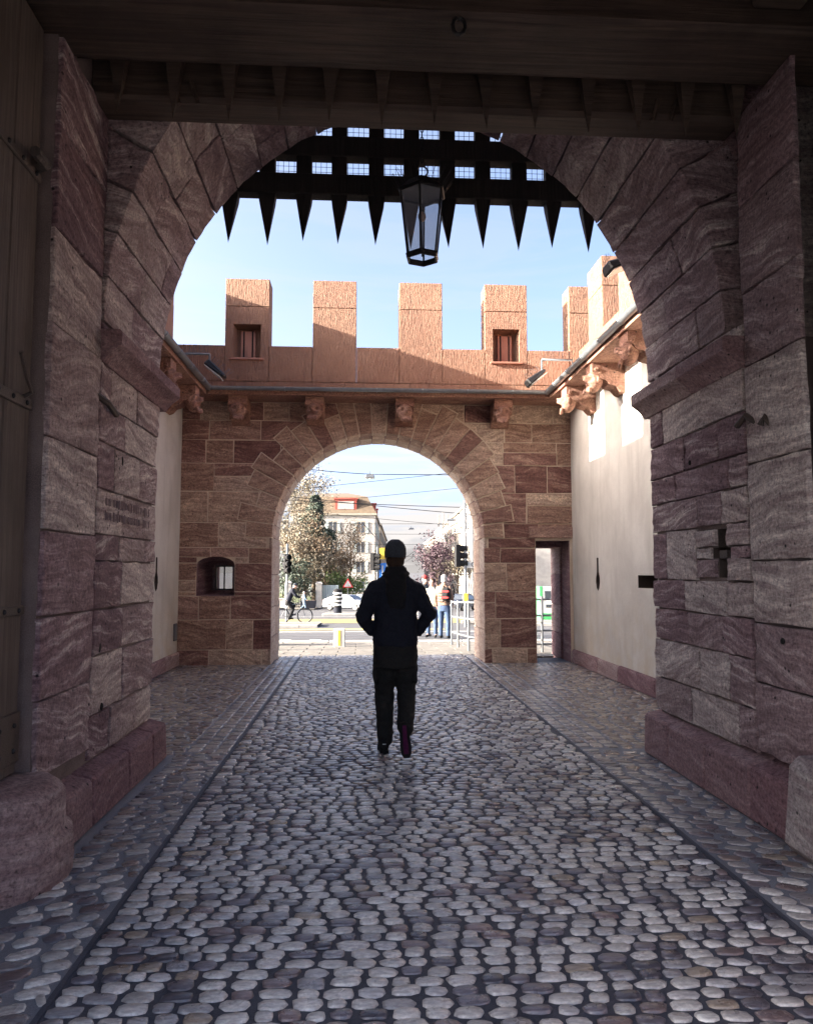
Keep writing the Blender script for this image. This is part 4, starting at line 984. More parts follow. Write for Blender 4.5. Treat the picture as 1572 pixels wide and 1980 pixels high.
# the walking man, seen from behind
def walking_man():
    p = thing('person', 'man in dark jacket, grey beanie and black trousers walking away, hands in pockets', 'person', (.285, 6.42, 0))
    hip, kneeL, ankL, toeL = (-.082, 0, .90), (-.088, .16, .50), (-.080, .16, .10), (-.09, .36, .035)
    hipR, kneeR, ankR, toeR = (.082, 0, .90), (.102, .10, .52), (.075, -.135, .25), (.08, -.12, .07)
    hc = (.0, .055, 1.690)
    b = MB()
    loft(b, [(0, 0, .86, .15, .10), (0, 0, .98, .155, .105), (0, .005, 1.12, .145, .10), (0, .015, 1.28, .17, .115), (0, .02, 1.39, .165, .10), (0, .02, 1.46, .12, .078), (0, .03, 1.53, .065, .065)])
    capsule(b, (0, .03, 1.47), .062, (0, .045, 1.64), .056); head(b, hc, (0, 1, 0), 1.0)
    EL, WLs = (-.305, -.07, 1.19), (-.19, .06, 1.035)
    for s_ in (-1, 1):
        E_ = (s_ * .284 + .004, -.07 + .02 * s_, 1.18 + .012 * s_); W_ = (s_ * .19, .06, 1.035)
        capsule(b, (s_ * .155, .015, 1.385), .046, E_, .034); capsule(b, E_, .034, W_, .028); hand(b, W_, (-s_ * .6, .3, -.45), (0, .3, -1), (0, 1, .2))
    for h, k, a, t in ((hip, kneeL, ankL, toeL), (hipR, kneeR, ankR, toeR)):
        capsule(b, h, .085, k, .055); capsule(b, k, .054, a, .038); capsule(b, a, .034, t, .024)
    skin_over('body', b, 'skin', p, .010); eyes(p, hc, (0, 1, 0))
    t = MB()
    loft(t, [(0, 0, .74, .175, .13), (0, 0, .86, .19, .135), (0, 0, .98, .185, .13), (0, 0, 1.03, .175, .12)])
    for h, k, a in ((hip, kneeL, ankL), (hipR, kneeR, ankR)):
        h = Vector(h); k = Vector(k); a = Vector(a); capsule(t, h - Vector((0, 0, .05)), .112, k + (h - k) * .1, .085); capsule(t, k, .086, a + (k - a) * .12, .070); capsule(t, a + (k - a) * .16, .072, a + (k - a) * .04, .068)
    t.cbox((-.188, -.06, .60), (-.15, .08, .76), .02); t.cbox((.15, -.06, .60), (.188, .08, .76), .02)
    skin_over('trousers', t, 'cloth_olive', p, .011, 3, .011, 3)
    j = MB()
    loft(j, [(0, .0, .925, .188, .145), (0, .0, .96, .192, .152), (0, .0, 1.08, .180, .145), (0, .0, 1.20, .178, .145), (0, .005, 1.29, .205, .146), (0, .01, 1.38, .222, .138), (0, .015, 1.445, .198, .12), (0, .02, 1.50, .125, .095), (0, .03, 1.55, .085, .085), (0, .035, 1.595, .082, .084)])
    for s_ in (-1, 1):
        E_ = (s_ * .284 + .004, -.07 + .02 * s_, 1.18 + .012 * s_); W_ = (s_ * .205, .05, 1.05)
        capsule(j, (s_ * .172, .015, 1.388), .082, E_, .062); capsule(j, E_, .061, W_, .052)
    skin_over('jacket', j, 'cloth_navy', p, .010, 2, .013, 9)
    h_ = MB(); loft(h_, [(0, -.10, 1.20, .03, .02), (0, -.125, 1.26, .075, .035), (0, -.12, 1.36, .085, .045), (0, -.09, 1.46, .088, .055), (0, -.05, 1.54, .095, .06), (0, -.03, 1.585, .092, .055)])
    for s_ in (-1, 1): capsule(h_, (s_ * .055, -.10, 1.52), .025, (s_ * .10, -.02, 1.53), .022)
    skin_over('hood', h_, 'cloth_black', p, .010, 3, .010, 5)
    hb = MB(); hb.ell((0, .03, 1.635), (.084, .082, .07), 14, 10); hb.ell((0, .0, 1.60), (.066, .06, .05), 12, 8); skin_over('hair', hb, 'hair_brown', p, .010, 1, .006, 8)
    c = MB(); loft(c, [(0, .045, 1.668, .090, .100), (0, .045, 1.70, .096, .107), (0, .04, 1.755, .092, .102), (0, .035, 1.80, .070, .080), (0, .03, 1.825, .035, .04)])
    skin_over('beanie', c, 'cloth_grey', p, .008, 3, .002, 2)
    # shoes: the left one flat, the right one on its toe with the sole towards us
    def shoe(heel, toe, up, k):
        heel, toe, up = Vector(heel), Vector(toe), Vector(up).normalized(); m = MB(); d = (toe - heel)
        capsule(m, heel + up * .045, .040, heel + d * .35 + up * .05, .044); capsule(m, heel + d * .35 + up * .042, .044, toe - d * .12 + up * .032, .040); capsule(m, heel + up * .06 + d * .06, .044, heel + up * .11 + d * .12, .046)
        o = skin_over('shoe', m, 'cloth_black', p, .008, 2)
        s = d.normalized().cross(up).normalized(); q = MB(); pr_ = [(-.13, .032), (.0, .038), (.3, .036), (.6, .046), (.9, .042), (1.06, .022)]
        pts_ = [heel + d * u + s * w for u, w in pr_] + [heel + d * u - s * w for u, w in pr_[::-1]]
        n = len(pts_); q.add([x + up * .016 for x in pts_] + [x - up * .006 for x in pts_], [tuple(range(n)), tuple(range(n, 2 * n))[::-1]] + [(i, (i + 1) % n, n + (i + 1) % n, n + i) for i in range(n)])
        q.build('sole', 'cloth_black', o)
        q = MB(); pp = [heel + d * u + s * w * .45 - up * .0075 for u, w in pr_[:-1]] + [heel + d * u - s * w * .45 - up * .0075 for u, w in pr_[:-1][::-1]]
        q.add(pp + [x - up * .003 for x in pp], [tuple(range(len(pp))), tuple(range(len(pp), 2 * len(pp)))[::-1]] + [(i, (i + 1) % len(pp), len(pp) + (i + 1) % len(pp), len(pp) + i) for i in range(len(pp))]); q.build('tread', k, o)
    shoe((-.088, .115, .014), (-.105, .335, .014), (0, 0, 1), 'cloth_black')
    shoe((.065, -.215, .275), (.085, -.175, .045), (0, .97, .2), 'sole_purple')
    MB().box((-.105, .068, .085), (-.075, .072, .092)).build('heel_tab', 'cloth_white', p)
walking_man()

def person(label, loc, heading, H, top, legs, hair, hat=None, pack=None, pose='stand', group=None, stripes=None):
    p = thing('person', label, 'person', loc, heading, group); s = H / 1.76; p.scale = (s, s, s)
    if pose == 'stand': L = [((-.09, 0, .90), (-.10, .03, .49), (-.10, 0, .09), (-.12, .17, .03)), ((.09, 0, .90), (.12, .02, .49), (.13, -.03, .09), (.17, .13, .03))]; A = [((-.24, -.02, 1.16), (-.24, .07, .92)), ((.24, -.02, 1.16), (.22, .12, .95))]; lean = 0
    elif pose == 'walk': L = [((-.09, 0, .90), (-.09, .14, .50), (-.09, .20, .09), (-.09, .38, .04)), ((.09, 0, .90), (.09, .06, .50), (.09, -.26, .16), (.09, -.20, .03))]; A = [((-.23, -.12, 1.18), (-.22, .0, .95)), ((.23, .08, 1.16), (.22, .24, .98))]; lean = 0
    else: L = [((-.09, 0, .95), (-.11, .30, .76), (-.10, .20, .36), (-.10, .36, .33)), ((.09, 0, .95), (.11, .24, .58), (.10, .06, .20), (.10, .22, .17))]; A = [((-.24, .32, 1.22), (-.22, .52, 1.12)), ((.24, .32, 1.22), (.22, .52, 1.12))]; lean = .22
    def le(z): return lean * max(0, z - .9) / .6
    hc = (0, .04 + le(1.69), 1.66 if not lean else 1.62)
    b = MB(); loft(b, [(0, le(z), z, a, c) for z, a, c in ((.86, .14, .095), (1.0, .145, .1), (1.15, .14, .1), (1.3, .165, .11), (1.41, .17, .1), (1.47, .12, .075), (1.52, .06, .06))])
    capsule(b, (0, .02 + le(1.47), 1.46), .058, (0, .03 + le(1.6), 1.6), .054); head(b, hc, (0, 1, 0))
    for s_, (e, w) in zip((-1, 1), A):
        capsule(b, (s_ * .175, .01 + le(1.4), 1.41), .052, e, .042); capsule(b, e, .041, w, .029); d = Vector(w) - Vector(e); hand(b, w, d, (-s_, 0, 0), (0, 1, .1))
    for h, k, a, t in L: capsule(b, h, .085, k, .055); capsule(b, k, .054, a, .038); capsule(b, a, .037, t, .03)
    skin_over('body', b, 'skin', p, .013, 3); eyes(p, hc, (0, 1, 0))
    t_ = MB(); loft(t_, [(0, 0, .76, .155, .11), (0, 0, .88, .17, .12), (0, le(1.0), 1.0, .16, .115)])
    for h, k, a, t in L: h, k, a = Vector(h), Vector(k), Vector(a); capsule(t_, h - Vector((0, 0, .04)), .10, k, .075); capsule(t_, k, .075, a + (k - a) * .06, .06)
    skin_over('trousers', t_, legs, p, .014, 2, .006, 4)
    j = MB(); loft(j, [(0, le(z), z, a, c) for z, a, c in ((.93, .175, .13), (1.05, .18, .135), (1.2, .185, .135), (1.34, .20, .13), (1.43, .17, .11), (1.50, .10, .085), (1.545, .075, .075))])
    for s_, (e, w) in zip((-1, 1), A): e, w = Vector(e), Vector(w); capsule(j, (s_ * .17, .01 + le(1.4), 1.40), .075, e, .06); capsule(j, e, .06, w + (e - w) * .12, .048)
    jk = skin_over('jacket', j, top, p, .014, 2, .007, 7)
    if stripes:
        for z in (1.02, 1.10, 1.18, 1.26): 
            m = MB(); loft(m, [(0, 0, z, .190, .145), (0, 0, z + .022, .190, .145)]); m.build('stripe', stripes, jk, True)
    for h, k, a, t in L:
        m = MB(); a, t = Vector(a), Vector(t); capsule(m, a + Vector((0, -.02, -.03)), .042, t + Vector((0, .0, .012)), .04); skin_over('shoe', m, 'cloth_black', p, .012, 1)
    m = MB(); c = Vector(hc)
    if hat: loft(m, [(0, c.y - .0, c.z + dz, a, b_) for dz, a, b_ in ((.03, .092, .102), (.08, .092, .10), (.12, .07, .078), (.145, .03, .035))]); skin_over('hat', m, hat, p, .012, 2)
    else:
        m.ell(c + Vector((0, -.018, .03)), (.088, .092, .112), 14, 10); m.ell(c + Vector((0, -.05, -.03)), (.07, .055, .08), 12, 8); skin_over('hair', m, hair, p, .013, 1, .012, 6)
    if pack:
        m = MB(); m.cbox((-.12, -.28, 1.06), (.12, -.12, 1.44), .05); m.cbox((-.09, -.32, 1.08), (.09, -.26, 1.26), .03); o = skin_over('backpack', m, pack[0], p, .016, 2); o.location.x = .13
        for z in (1.13, 1.30): MB().cbox((-.10, -.335 if z < 1.2 else -.292, z), (.11, -.25, z + .05), .008).build('patch', pack[1], o)
        for s_ in (-1, 1): MB().tube([(s_ * .10, -.13, 1.44), (s_ * .11, 0, 1.52), (s_ * .12, .14, 1.36), (s_ * .12, .12, 1.15), (s_ * .11, -.14, 1.05)], .018, 6).build('strap', pack[0], o)
    return p
person('person with white hair, brown striped jacket, jeans and a red and black backpack', (2.28, 20.9, gz(20.9)-.05), R(-25), 1.74, 'cloth_brown', 'cloth_jean', 'hair_white', None, ('cloth_black', 'cloth_red'), 'stand', None, 'cloth_black')
person('dark-haired person in a cream jacket and jeans turned towards us', (2.02, 21.6, gz(21.6)-.05), R(165), 1.66, 'cloth_cream', 'cloth_jean', 'hair_brown')
person('bearded person in a red beanie half hidden beside the walking man', (1.86, 22.3, gz(22.3)-.05), R(190), 1.76, 'cloth_grey', 'cloth_navy', 'hair_brown', 'cloth_red')
person('pedestrian in pale blue clothes walking past the garden gateposts', (-5.35, 70, gz(70)+.0), R(-80), 1.66, 'cloth_blue', 'cloth_blue', 'hair_white', None, None, 'walk')

# ------------------------------------------------------------------ bicycle and rider
def bicycle(loc, rz):
    t = thing('bicycle', 'bicycle with thin wheels being ridden past the left side of the arch', 'bicycle', loc, rz)
    for y, nm in ((-.52, 'wheel'), (.52, 'wheel')):
        w = MB(); w.tube([(0, y + .335 * math.cos(a * math.pi / 14), .34 + .335 * math.sin(a * math.pi / 14)) for a in range(29)], .022, 6); wo_ = w.build(nm, 'tyre', t, True)
        m = MB(); m.tube([(0, y + .305 * math.cos(a * math.pi / 14), .34 + .305 * math.sin(a * math.pi / 14)) for a in range(29)], .010, 5); m.build('rim', 'rim', wo_, True)
        m = MB(); m.tube([(-.05, y, .34), (.05, y, .34)], .022, 8)
        for k in range(16): m.tube([(0, y, .34), (0, y + .30 * math.cos(k * math.pi / 8), .34 + .30 * math.sin(k * math.pi / 8))], .0022, 3, False)
        m.build('spokes', 'rim', wo_)
    f = MB(); BB, ST, HT, HB = (0, -.08, .29), (0, -.22, .82), (0, .33, .86), (0, .38, .70)
    for a, b in ((BB, ST), (ST, HT), (BB, HB), (HT, HB), (BB, (0, -.52, .34)), (ST, (0, -.52, .34))): f.tube([a, b], .017, 7)
    f.build('frame', 'galv', t); MB().tube([HB, (0, .52, .34)], .015, 6).tube([HT, (0, .31, .98)], .014, 6).build('fork', 'galv', t)
    MB().tube([(-.29, .24, 1.02), (-.2, .33, 1.0), (0, .33, 1.0), (.2, .33, 1.0), (.29, .24, 1.02)], .014, 6).build('handlebar', 'iron', t)
    MB().chex([(-.03, -.10, .93), (.03, -.10, .93), (.08, -.36, .93), (-.08, -.36, .93), (-.02, -.10, .965), (.02, -.10, .965), (.07, -.36, .98), (-.07, -.36, .98)], .015).build('saddle', 'cloth_black', t)
    MB().tube([ST, (0, -.25, .93)], .014, 6).build('seat_post', 'galv', t)
    m = MB(); m.tube([(-.06, -.08, .29), (.06, -.08, .29)], .02, 8); m.tube([(-.07, -.08, .29), (-.07, .0, .16)], .01, 5); m.tube([(.07, -.08, .29), (.07, -.16, .42)], .01, 5); m.build('crank', 'iron', t)
BX, BY = -3.05, 34.0
bicycle((BX, BY, gz(BY) - .05), R(-78))
person('rider in dark blue jacket and black trousers bent over the bicycle', (BX - .26, BY - .02, gz(BY) - .0), R(-78), 1.74, 'cloth_navy', 'cloth_black', 'hair_brown', 'cloth_grey', None, 'ride')

# ------------------------------------------------------------------ cars
def car(label, loc, rz, paint, estate=False):
    t = thing('car', label, 'car', loc, rz); W_ = .86
    prof = [(-2.05, .35), (-2.08, .62), (-2.0, .88), (-1.2, .97), (-.55, 1.40), (.7, 1.46), (1.55, 1.38 if estate else 1.15), (1.95, .98), (2.05, .70), (2.02, .34)]
    st = [(-1.0, .0), (-.93, .0), (0, 0), (.93, 0), (1.0, 0)]
    vs = []; fs = []; n = len(prof)
    for wx in (-1, -.94, .94, 1):
        for (y, z) in prof:
            k = 1.0 if z < 1.0 else 1 - (z - 1.0) * .42
            zz = z - (.03 if abs(wx) == 1 and z > .5 else 0); vs.append((wx * W_ * k, y * (.985 if abs(wx) == 1 else 1), zz))
    for i in range(3):
        for k in range(n): fs.append((i * n + k, i * n + (k + 1) % n, (i + 1) * n + (k + 1) % n, (i + 1) * n + k))
    fs += [tuple(range(n))[::-1], tuple(3 * n + k for k in range(n))]
    smooth_angle(MB().add(vs, fs).build('body', paint, t), 35)
    def glassq(pts, nm): MB().add(pts + [(p[0] * .99, p[1], p[2] - .01) for p in pts], [(0, 1, 2, 3), (7, 6, 5, 4), (0, 4, 5, 1), (1, 5, 6, 2), (2, 6, 7, 3), (3, 7, 4, 0)]).build(nm, 'pane', t)
    glassq([(-.72, -1.10, 1.045), (.72, -1.10, 1.045), (.60, -.62, 1.385), (-.60, -.62, 1.385)], 'windscreen')
    yb, zb = (1.92, 1.06) if estate else (1.9, 1.04)
    glassq([(-.62, .98, 1.46), (.62, .98, 1.46), (.70, 1.62, 1.30 if estate else 1.16), (-.70, 1.62, 1.30 if estate else 1.16)], 'rear_window')
    for s_ in (-1, 1):
        for y0, y1, a0, a1 in ((-.92, -.02, 1.06, 1.34), (.04, 1.15, 1.36, 1.32)):
            x0, x1 = s_ * (W_ * .985 + .006), s_ * (W_ * .855 + .012)
            MB().add([(x0, y0, 1.0), (x0, y1, 1.0), (x1, y1 - .05, a1), (x1, y0 + (.36 if y0 < -.5 else .0), 1.34)], [(0, 1, 2, 3)]).build('side_window', 'pane', t, fix=False)
        MB().cbox((s_ * .55 - .2, -2.075, .66), (s_ * .55 + .2, -1.98, .82), .03).build('headlight', 'lamp_lens', t)
        MB().cbox((s_ * .62 - .14, 1.97, .76), (s_ * .62 + .14, 2.05, .92), .02).build('tail_light', 'red_sign', t)
        MB().ell((s_ * 1.0, -.72, 1.02), (.10, .06, .07), 8, 6).build('mirror', paint, t, True)
        for y in (-1.3, 1.28):
            M = Matrix.Translation((s_ * .78, y, .32)) @ Matrix.Rotation(R(90), 4, 'Y')
            wh = smooth_angle(MB().lathe([(.2, -.10), (.30, -.10), (.32, -.07), (.32, .07), (.30, .10), (.2, .10)], n=20, M=M).build('wheel', 'tyre', t)); MB().lathe([(.05, -.105), (.19, -.104), (.20, 0), (.19, .104), (.05, .105)], n=12, M=M).build('rim', 'rim', wh)
    MB().cbox((-.55, -2.095, .40), (.55, -2.03, .58), .02).build('grille', 'tyre', t); MB().cbox((-.26, -2.105, .50), (.26, -2.09, .60), .004).build('number_plate', 'white_paint', t)
    return t
car('white car waiting behind the striped bollard', (-1.35, 68, gz(68) - .05), R(62), 'car_white')
car('silver blue car following the white car', (.55, 71, gz(71) - .05), R(18), 'car_silver', True)
car('dark car behind the people on the right', (8.6, 66, gz(66) - .05), R(-30), 'car_dark')

# ------------------------------------------------------------------ street furniture
def pole(m, x, y, z0, z1, r=.05): m.tube([(x, y, z0), (x, y, z1)], r, 10)
b = thing('traffic_bollard', 'cream and black striped bollard on a traffic island', 'bollard', (-1.65, 52, gz(52) + .05))
MB().lathe([(.27, 0), (.27, .38)], n=14).build('base', 'cloth_navy', b)
for k in range(9): MB().lathe([(.29, .38 + k * .13), (.29, .38 + k * .13 + .129)], n=14).build('band', 'line_white' if k % 2 else 'cloth_black', b)
MB().lathe([(.29, 1.55), (.26, 1.62), (.1, 1.66)], n=14).build('cap', 'cloth_black', b)
def signal(label, x, y, h, facing, n=3, extra=None, headx=0.0, headz=None, sc=1.0):
    z = gz(y) - .05; t = thing('traffic_light', label, 'traffic light', (x, y, z)); m = MB(); pole(m, 0, 0, 0, h, .055); m.build('pole', 'galv', t)
    hz = h - .55 if headz is None else headz
    if abs(headx) > .2: MB().tube([(0, 0, hz), (headx, 0, hz)], .03, 8).tube([(0, 0, hz + .35), (headx, 0, hz + .35)], .03, 8).build('bracket', 'galv', t)
    hd = MB().cbox((-.14 * sc, -.10 * sc, -.46 * sc), (.14 * sc, .10 * sc, .46 * sc), .02).build('signal_head', 'cloth_black', t); hd.location = (headx, 0, hz); hd.rotation_euler = (0, 0, facing)
    for k, c in enumerate(('red_sign', 'yellow_paint', 'green_box')[:n]):
        zz = (.30 - .30 * k) * sc
        v = MB(); M = Matrix.Translation((0, -.10 * sc, zz)) @ Matrix.Rotation(R(90), 4, 'X')
        v.lathe([(.125 * sc, 0), (.13 * sc, .30 * sc), (.115 * sc, .30 * sc), (.11 * sc, .01)], n=14, M=M); v.build('visor', 'cloth_black', hd)
        MB().lathe([(.10 * sc, 0), (.09 * sc, .03), (.03, .04)], n=12, M=M).build('lens', 'screen', hd)
    return t
sg = signal('traffic light with three hooded lamps beside a street name sign on the right', 4.0, 29.0, 4.9, R(96), 3, None, -.30, 2.75, .95)
MB().cbox((.05, -.02, 2.28), (1.05, .02, 2.52), .006).build('name_plate', 'white_paint', sg); 
cu = bpy.data.curves.new('lettering', 'FONT'); cu.body = 'Gallstr'; cu.size = .25; cu.align_x = 'CENTER'; cu.align_y = 'CENTER'; cu.extrude = .003
tx = bpy.data.objects.new('lettering', cu); COL.objects.link(tx); tx.location = (.55, -.026, 2.40); tx.rotation_euler = (R(90), 0, 0); tx.scale = (.98, 1, 1)
dg = bpy.context.evaluated_depsgraph_get(); tm = bpy.data.meshes.new_from_object(tx.evaluated_get(dg)); loc_, rot_, sca_ = tx.location.copy(), tx.rotation_euler.copy(), tx.scale.copy(); bpy.data.objects.remove(tx, do_unlink=True)
tm.materials.clear(); tm.materials.append(MAT['cloth_black']); tx = link('lettering', tm, sg, loc_); tx.rotation_euler = rot_; tx.scale = sca_
MB().cbox((-.10, -.09, .95), (.10, .02, 1.3), .02).build('push_button_box', 'yellow_paint', sg)
signal('traffic light on a white post in front of the trees on the left', -3.55, 36, 3.7, R(20), 3, None, .0, 2.75)
s2 = signal('traffic light with yellow and blue signs beside the walking man', 1.22, 60, 5.2, R(70), 3, None, -.35, 4.0, 1.5)
MB().cbox((.15, -.03, 4.2), (.75, .03, 5.1), .01).build('yellow_sign', 'yellow_paint', s2); MB().cbox((.15, -.03, 2.7), (.7, .03, 3.9), .01).build('blue_sign', 'blue_sign', s2); MB().box((.36, -.036, 2.85), (.48, -.031, 3.7)).build('arrow', 'white_paint', s2)
ws = thing('warning_sign', 'white triangular warning sign on a thin post near the parked cars', 'sign', (-1.45, 78, gz(78) - .05)); m = MB(); pole(m, 0, 0, 0, 3.0, .05); m.build('post', 'galv', ws)
MB().prism([(-.55, 2.1), (.55, 2.1), (0, 3.05)], lambda u, v, d: (u, -d, v), .06, .09).build('border', 'red_sign', ws); MB().prism([(-.40, 2.18), (.40, 2.18), (0, 2.87)], lambda u, v, d: (u, -d, v), .09, .10).build('face', 'white_paint', ws)

def railing(label, pts, h=1.02, rails=(.28, .64, .98)):
    t = thing('railing', label, 'railing', (pts[0][0], pts[0][1], gz(pts[0][1]))); o = Vector(t.location)
    P3 = [Vector((x, y, gz(y))) - o for x, y in pts]
    for p in P3: MB().tube([p + Vector((0, 0, -.05)), p + Vector((0, 0, h))], .026, 8).build('post', 'galv', t)
    for r in rails: MB().tube([p + Vector((0, 0, r)) for p in P3], .020, 8).build('rail', 'galv', t)
railing('grey steel railing just outside the right side of the arch', [(2.32, 14.35), (2.20, 15.5), (2.12, 16.6), (2.10, 17.6)])
railing('grey steel railing just outside the left side of the arch', [(-3.4, 16.0), (-2.6, 16.05), (-1.76, 16.1)])
railing('steel railing crossing outside the small doorway', [(2.75, 14.9), (3.6, 14.95), (4.5, 15.0), (5.6, 15.05)], 1.1, (.15, .42, .72, 1.04))
tk = thing('ticket_machine', 'green and white ticket machine seen through the small doorway', 'ticket machine', (8.95, 36, gz(36) - .02))
MB().cbox((-.42, -.28, 0), (.36, .28, 1.62), .03).build('cabinet', 'pale_box', tk); MB().cbox((-.46, -.30, .0), (-.30, .30, 1.64), .02).build('side_panel', 'green_box', tk); MB().cbox((-.32, -.292, .05), (.36, -.27, .36), .01).build('skirt', 'green_box', tk)
MB().cbox((-.2, -.30, 1.05), (.1, -.275, 1.42), .01).build('screen', 'screen', tk); MB().cbox((.14, -.30, 1.0), (.28, -.275, 1.35), .01).build('keypad', 'zinc', tk); MB().cbox((-.15, -.30, .62), (.15, -.275, .78), .01).build('ticket_tray', 'screen', tk)
bo = thing('white_post', 'short cream post at the pavement edge beside the walking man', 'post', (-.50, 17.2, gz(17.2) - .03)); MB().cbox((-.13, -.09, 0), (.13, .09, .42), .02).build('body', 'white_paint', bo); MB().cbox((-.03, -.095, .04), (.02, -.088, .38), .002).build('groove', 'yellow_paint', bo)
gb = thing('green_box', 'small green bin at the left edge of the street arch', 'bin', (-2.28, 17.8, gz(17.8) - .03)); MB().chex([(-.2, -.2, 0), (.2, -.2, 0), (.2, .2, 0), (-.2, .2, 0), (-.24, -.24, .62), (.24, -.24, .62), (.24, .24, .62), (-.24, .24, .62)], .03).build('body', 'green_box', gb); MB().cbox((-.26, -.26, .62), (.26, .26, .68), .02).build('lid', 'green_box', gb)

# garden wall, gateposts, fence, planter
for lab, x, y, h in (('left stone gatepost with pale cap before the dark trees', -7.35, 76, 2.55), ('right stone gatepost with pale cap beside the plank fence', -4.35, 77, 2.45)):
    t = thing('gatepost', lab, 'gatepost', (x, y, gz(y) - .0)); MB().cbox((-.32, -.32, 0), (.32, .32, h), .03).build('shaft', 'kerb_stone', t); MB().chex([(-.40, -.40, h), (.40, -.40, h), (.40, .40, h), (-.40, .40, h), (-.2, -.2, h + .22), (.2, -.2, h + .22), (.2, .2, h + .22), (-.2, .2, h + .22)], .02).build('cap', 'house_white', t)
def fence(label, x0, x1, y, h, mat, pw, gap):
    t = thing('fence', label, 'fence', (x0, y, gz(y))); x = 0
    while x < x1 - x0: MB().cbox((x, -.03, .08), (x + pw, .03, h), .006).build('slat', mat, t); x += pw + gap
    for z in (.35, h - .3): MB().box((0, .031, z), (x1 - x0, .08, z + .09)).build('rail', mat, t)
fence('dark iron fence between the two gateposts', -7.0, -4.7, 76.6, 1.9, 'iron', .05, .11)
fence('grey plank fence right of the gateposts', -4.0, -2.5, 77.4, 2.3, 'shutter', .16, .02)
gw = thing('garden_wall', 'low pale garden wall left of the gateposts', 'wall', (-14, 76.3, gz(76))); MB().cbox((0, -.2, 0), (6.3, .2, .9), .02).build('wall_body', 'kerb_stone', gw); MB().cbox((-.03, -.25, .9), (6.33, .25, 1.0), .02).build('coping', 'house_white', gw)
pt = thing('planter', 'dark blue planter box before the iron fence', 'planter', (-5.2, 73.5, gz(73.5) + .0)); MB().chex([(-.7, -.3, 0), (.7, -.3, 0), (.7, .3, 0), (-.7, .3, 0), (-.78, -.35, .85), (.78, -.35, .85), (.78, .35, .85), (-.78, .35, .85)], .03).build('box', 'cloth_navy', pt); MB().box((-.7, -.28, .85), (.7, .28, .87)).build('soil', 'bark', pt)

# ------------------------------------------------------------------ overhead wires and street lamps
def at(px, py, Y):      # real point at distance Y behind a spot of the picture
    d = Fv + Rv * ((px - 786) / 1450) - Uv * ((py - 990) / 1450); k = Y / d.y; return Vector((0, 0, EYE)) + d * k
wires = [((400, 878), (718, 917), 38, .02, .6), ((718, 917), (1150, 915), 38, .02, .2), ((430, 960), (1150, 882), 46, .015, .3), ((450, 985), (1120, 918), 52, .015, .4), ((470, 962), (1100, 985), 44, .02, .5), ((520, 955), (1050, 1005), 48, .022, .5), ((480, 1010), (1080, 1010), 60, .016, .5), ((560, 985), (1010, 1025), 70, .02, .6), ((620, 1030), (980, 1030), 85, .02, .7), ((640, 1052), (950, 1048), 100, .022, .8), ((700, 1075), (900, 1072), 130, .025, .8)]
for i, (a, b_, Y, r, sag) in enumerate(wires):
    A, B = at(*a, Y), at(*b_, Y + 1.5); pts_ = [A.lerp(B, k / 10) - Vector((0, 0, sag * .25 * (1 - (2 * k / 10 - 1) ** 2))) for k in range(11)]
    w = MB().tube(pts_, r, 5).build('overhead_wire', 'iron', None, True); tag(w, ['span wire left of the nearest hanging street lamp', 'span wire right of the nearest hanging street lamp', 'thin wire rising to the right, highest across the sky in the arch', 'thin wire rising to the right below the nearest lamp', 'wire falling gently to the right above the brown roof', 'thick wire falling to the right just above the red dormer', 'level wire crossing in front of the trees', 'wire falling to the right towards the antenna', 'wire crossing at the height of the far hanging lamp', 'wire crossing just above the walking man\'s head', 'farthest wire low over the street'][i], 'wire', 'tram wires across the street')
for i, (a, Y0, b_, Y1) in enumerate((((925, 985), 40, (768, 1090), 230), ((900, 1015), 60, (772, 1095), 260), ((700, 1010), 62, (766, 1092), 240))):
    w = MB().tube([at(*a, Y0), at((a[0] + b_[0]) / 2, (a[1] + b_[1]) / 2 + (-4), (Y0 * Y1 * 2) / (Y0 + Y1)), at(*b_, Y1)], .03, 5).build('contact_wire', 'iron', None, True); tag(w, ['long tram wire running down the street from the upper right', 'lower tram wire running down the street on the right', 'tram wire running down the street from the left'][i], 'wire', 'tram wires along the street')
for i, (px, py, Y, s, lab) in enumerate(((715, 921, 38, .26, 'nearest grey street lamp hanging from a span wire'), (795, 1022, 85, .32, 'small far street lamp hanging above the walking man'), (872, 1005, 62, .42, 'street lamp hanging before the right-hand roofs'))):
    t = thing('street_lamp', lab, 'street lamp', at(px, py, Y), 0, 'hanging street lamps')
    MB().chex([(-s, -s * .7, -.10), (s, -s * .7, -.10), (s, s * .7, -.10), (-s, s * .7, -.10), (-s * .8, -s * .5, .08), (s * .8, -s * .5, .08), (s * .8, s * .5, .08), (-s * .8, s * .5, .08)], .03).build('housing', 'galv', t); MB().box((-s * .8, -s * .55, -.13), (s * .8, s * .55, -.101)).build('diffuser', 'lamp_lens', t); MB().tube([(0, 0, .08), (0, 0, .25)], .02, 6).build('hanger', 'iron', t)

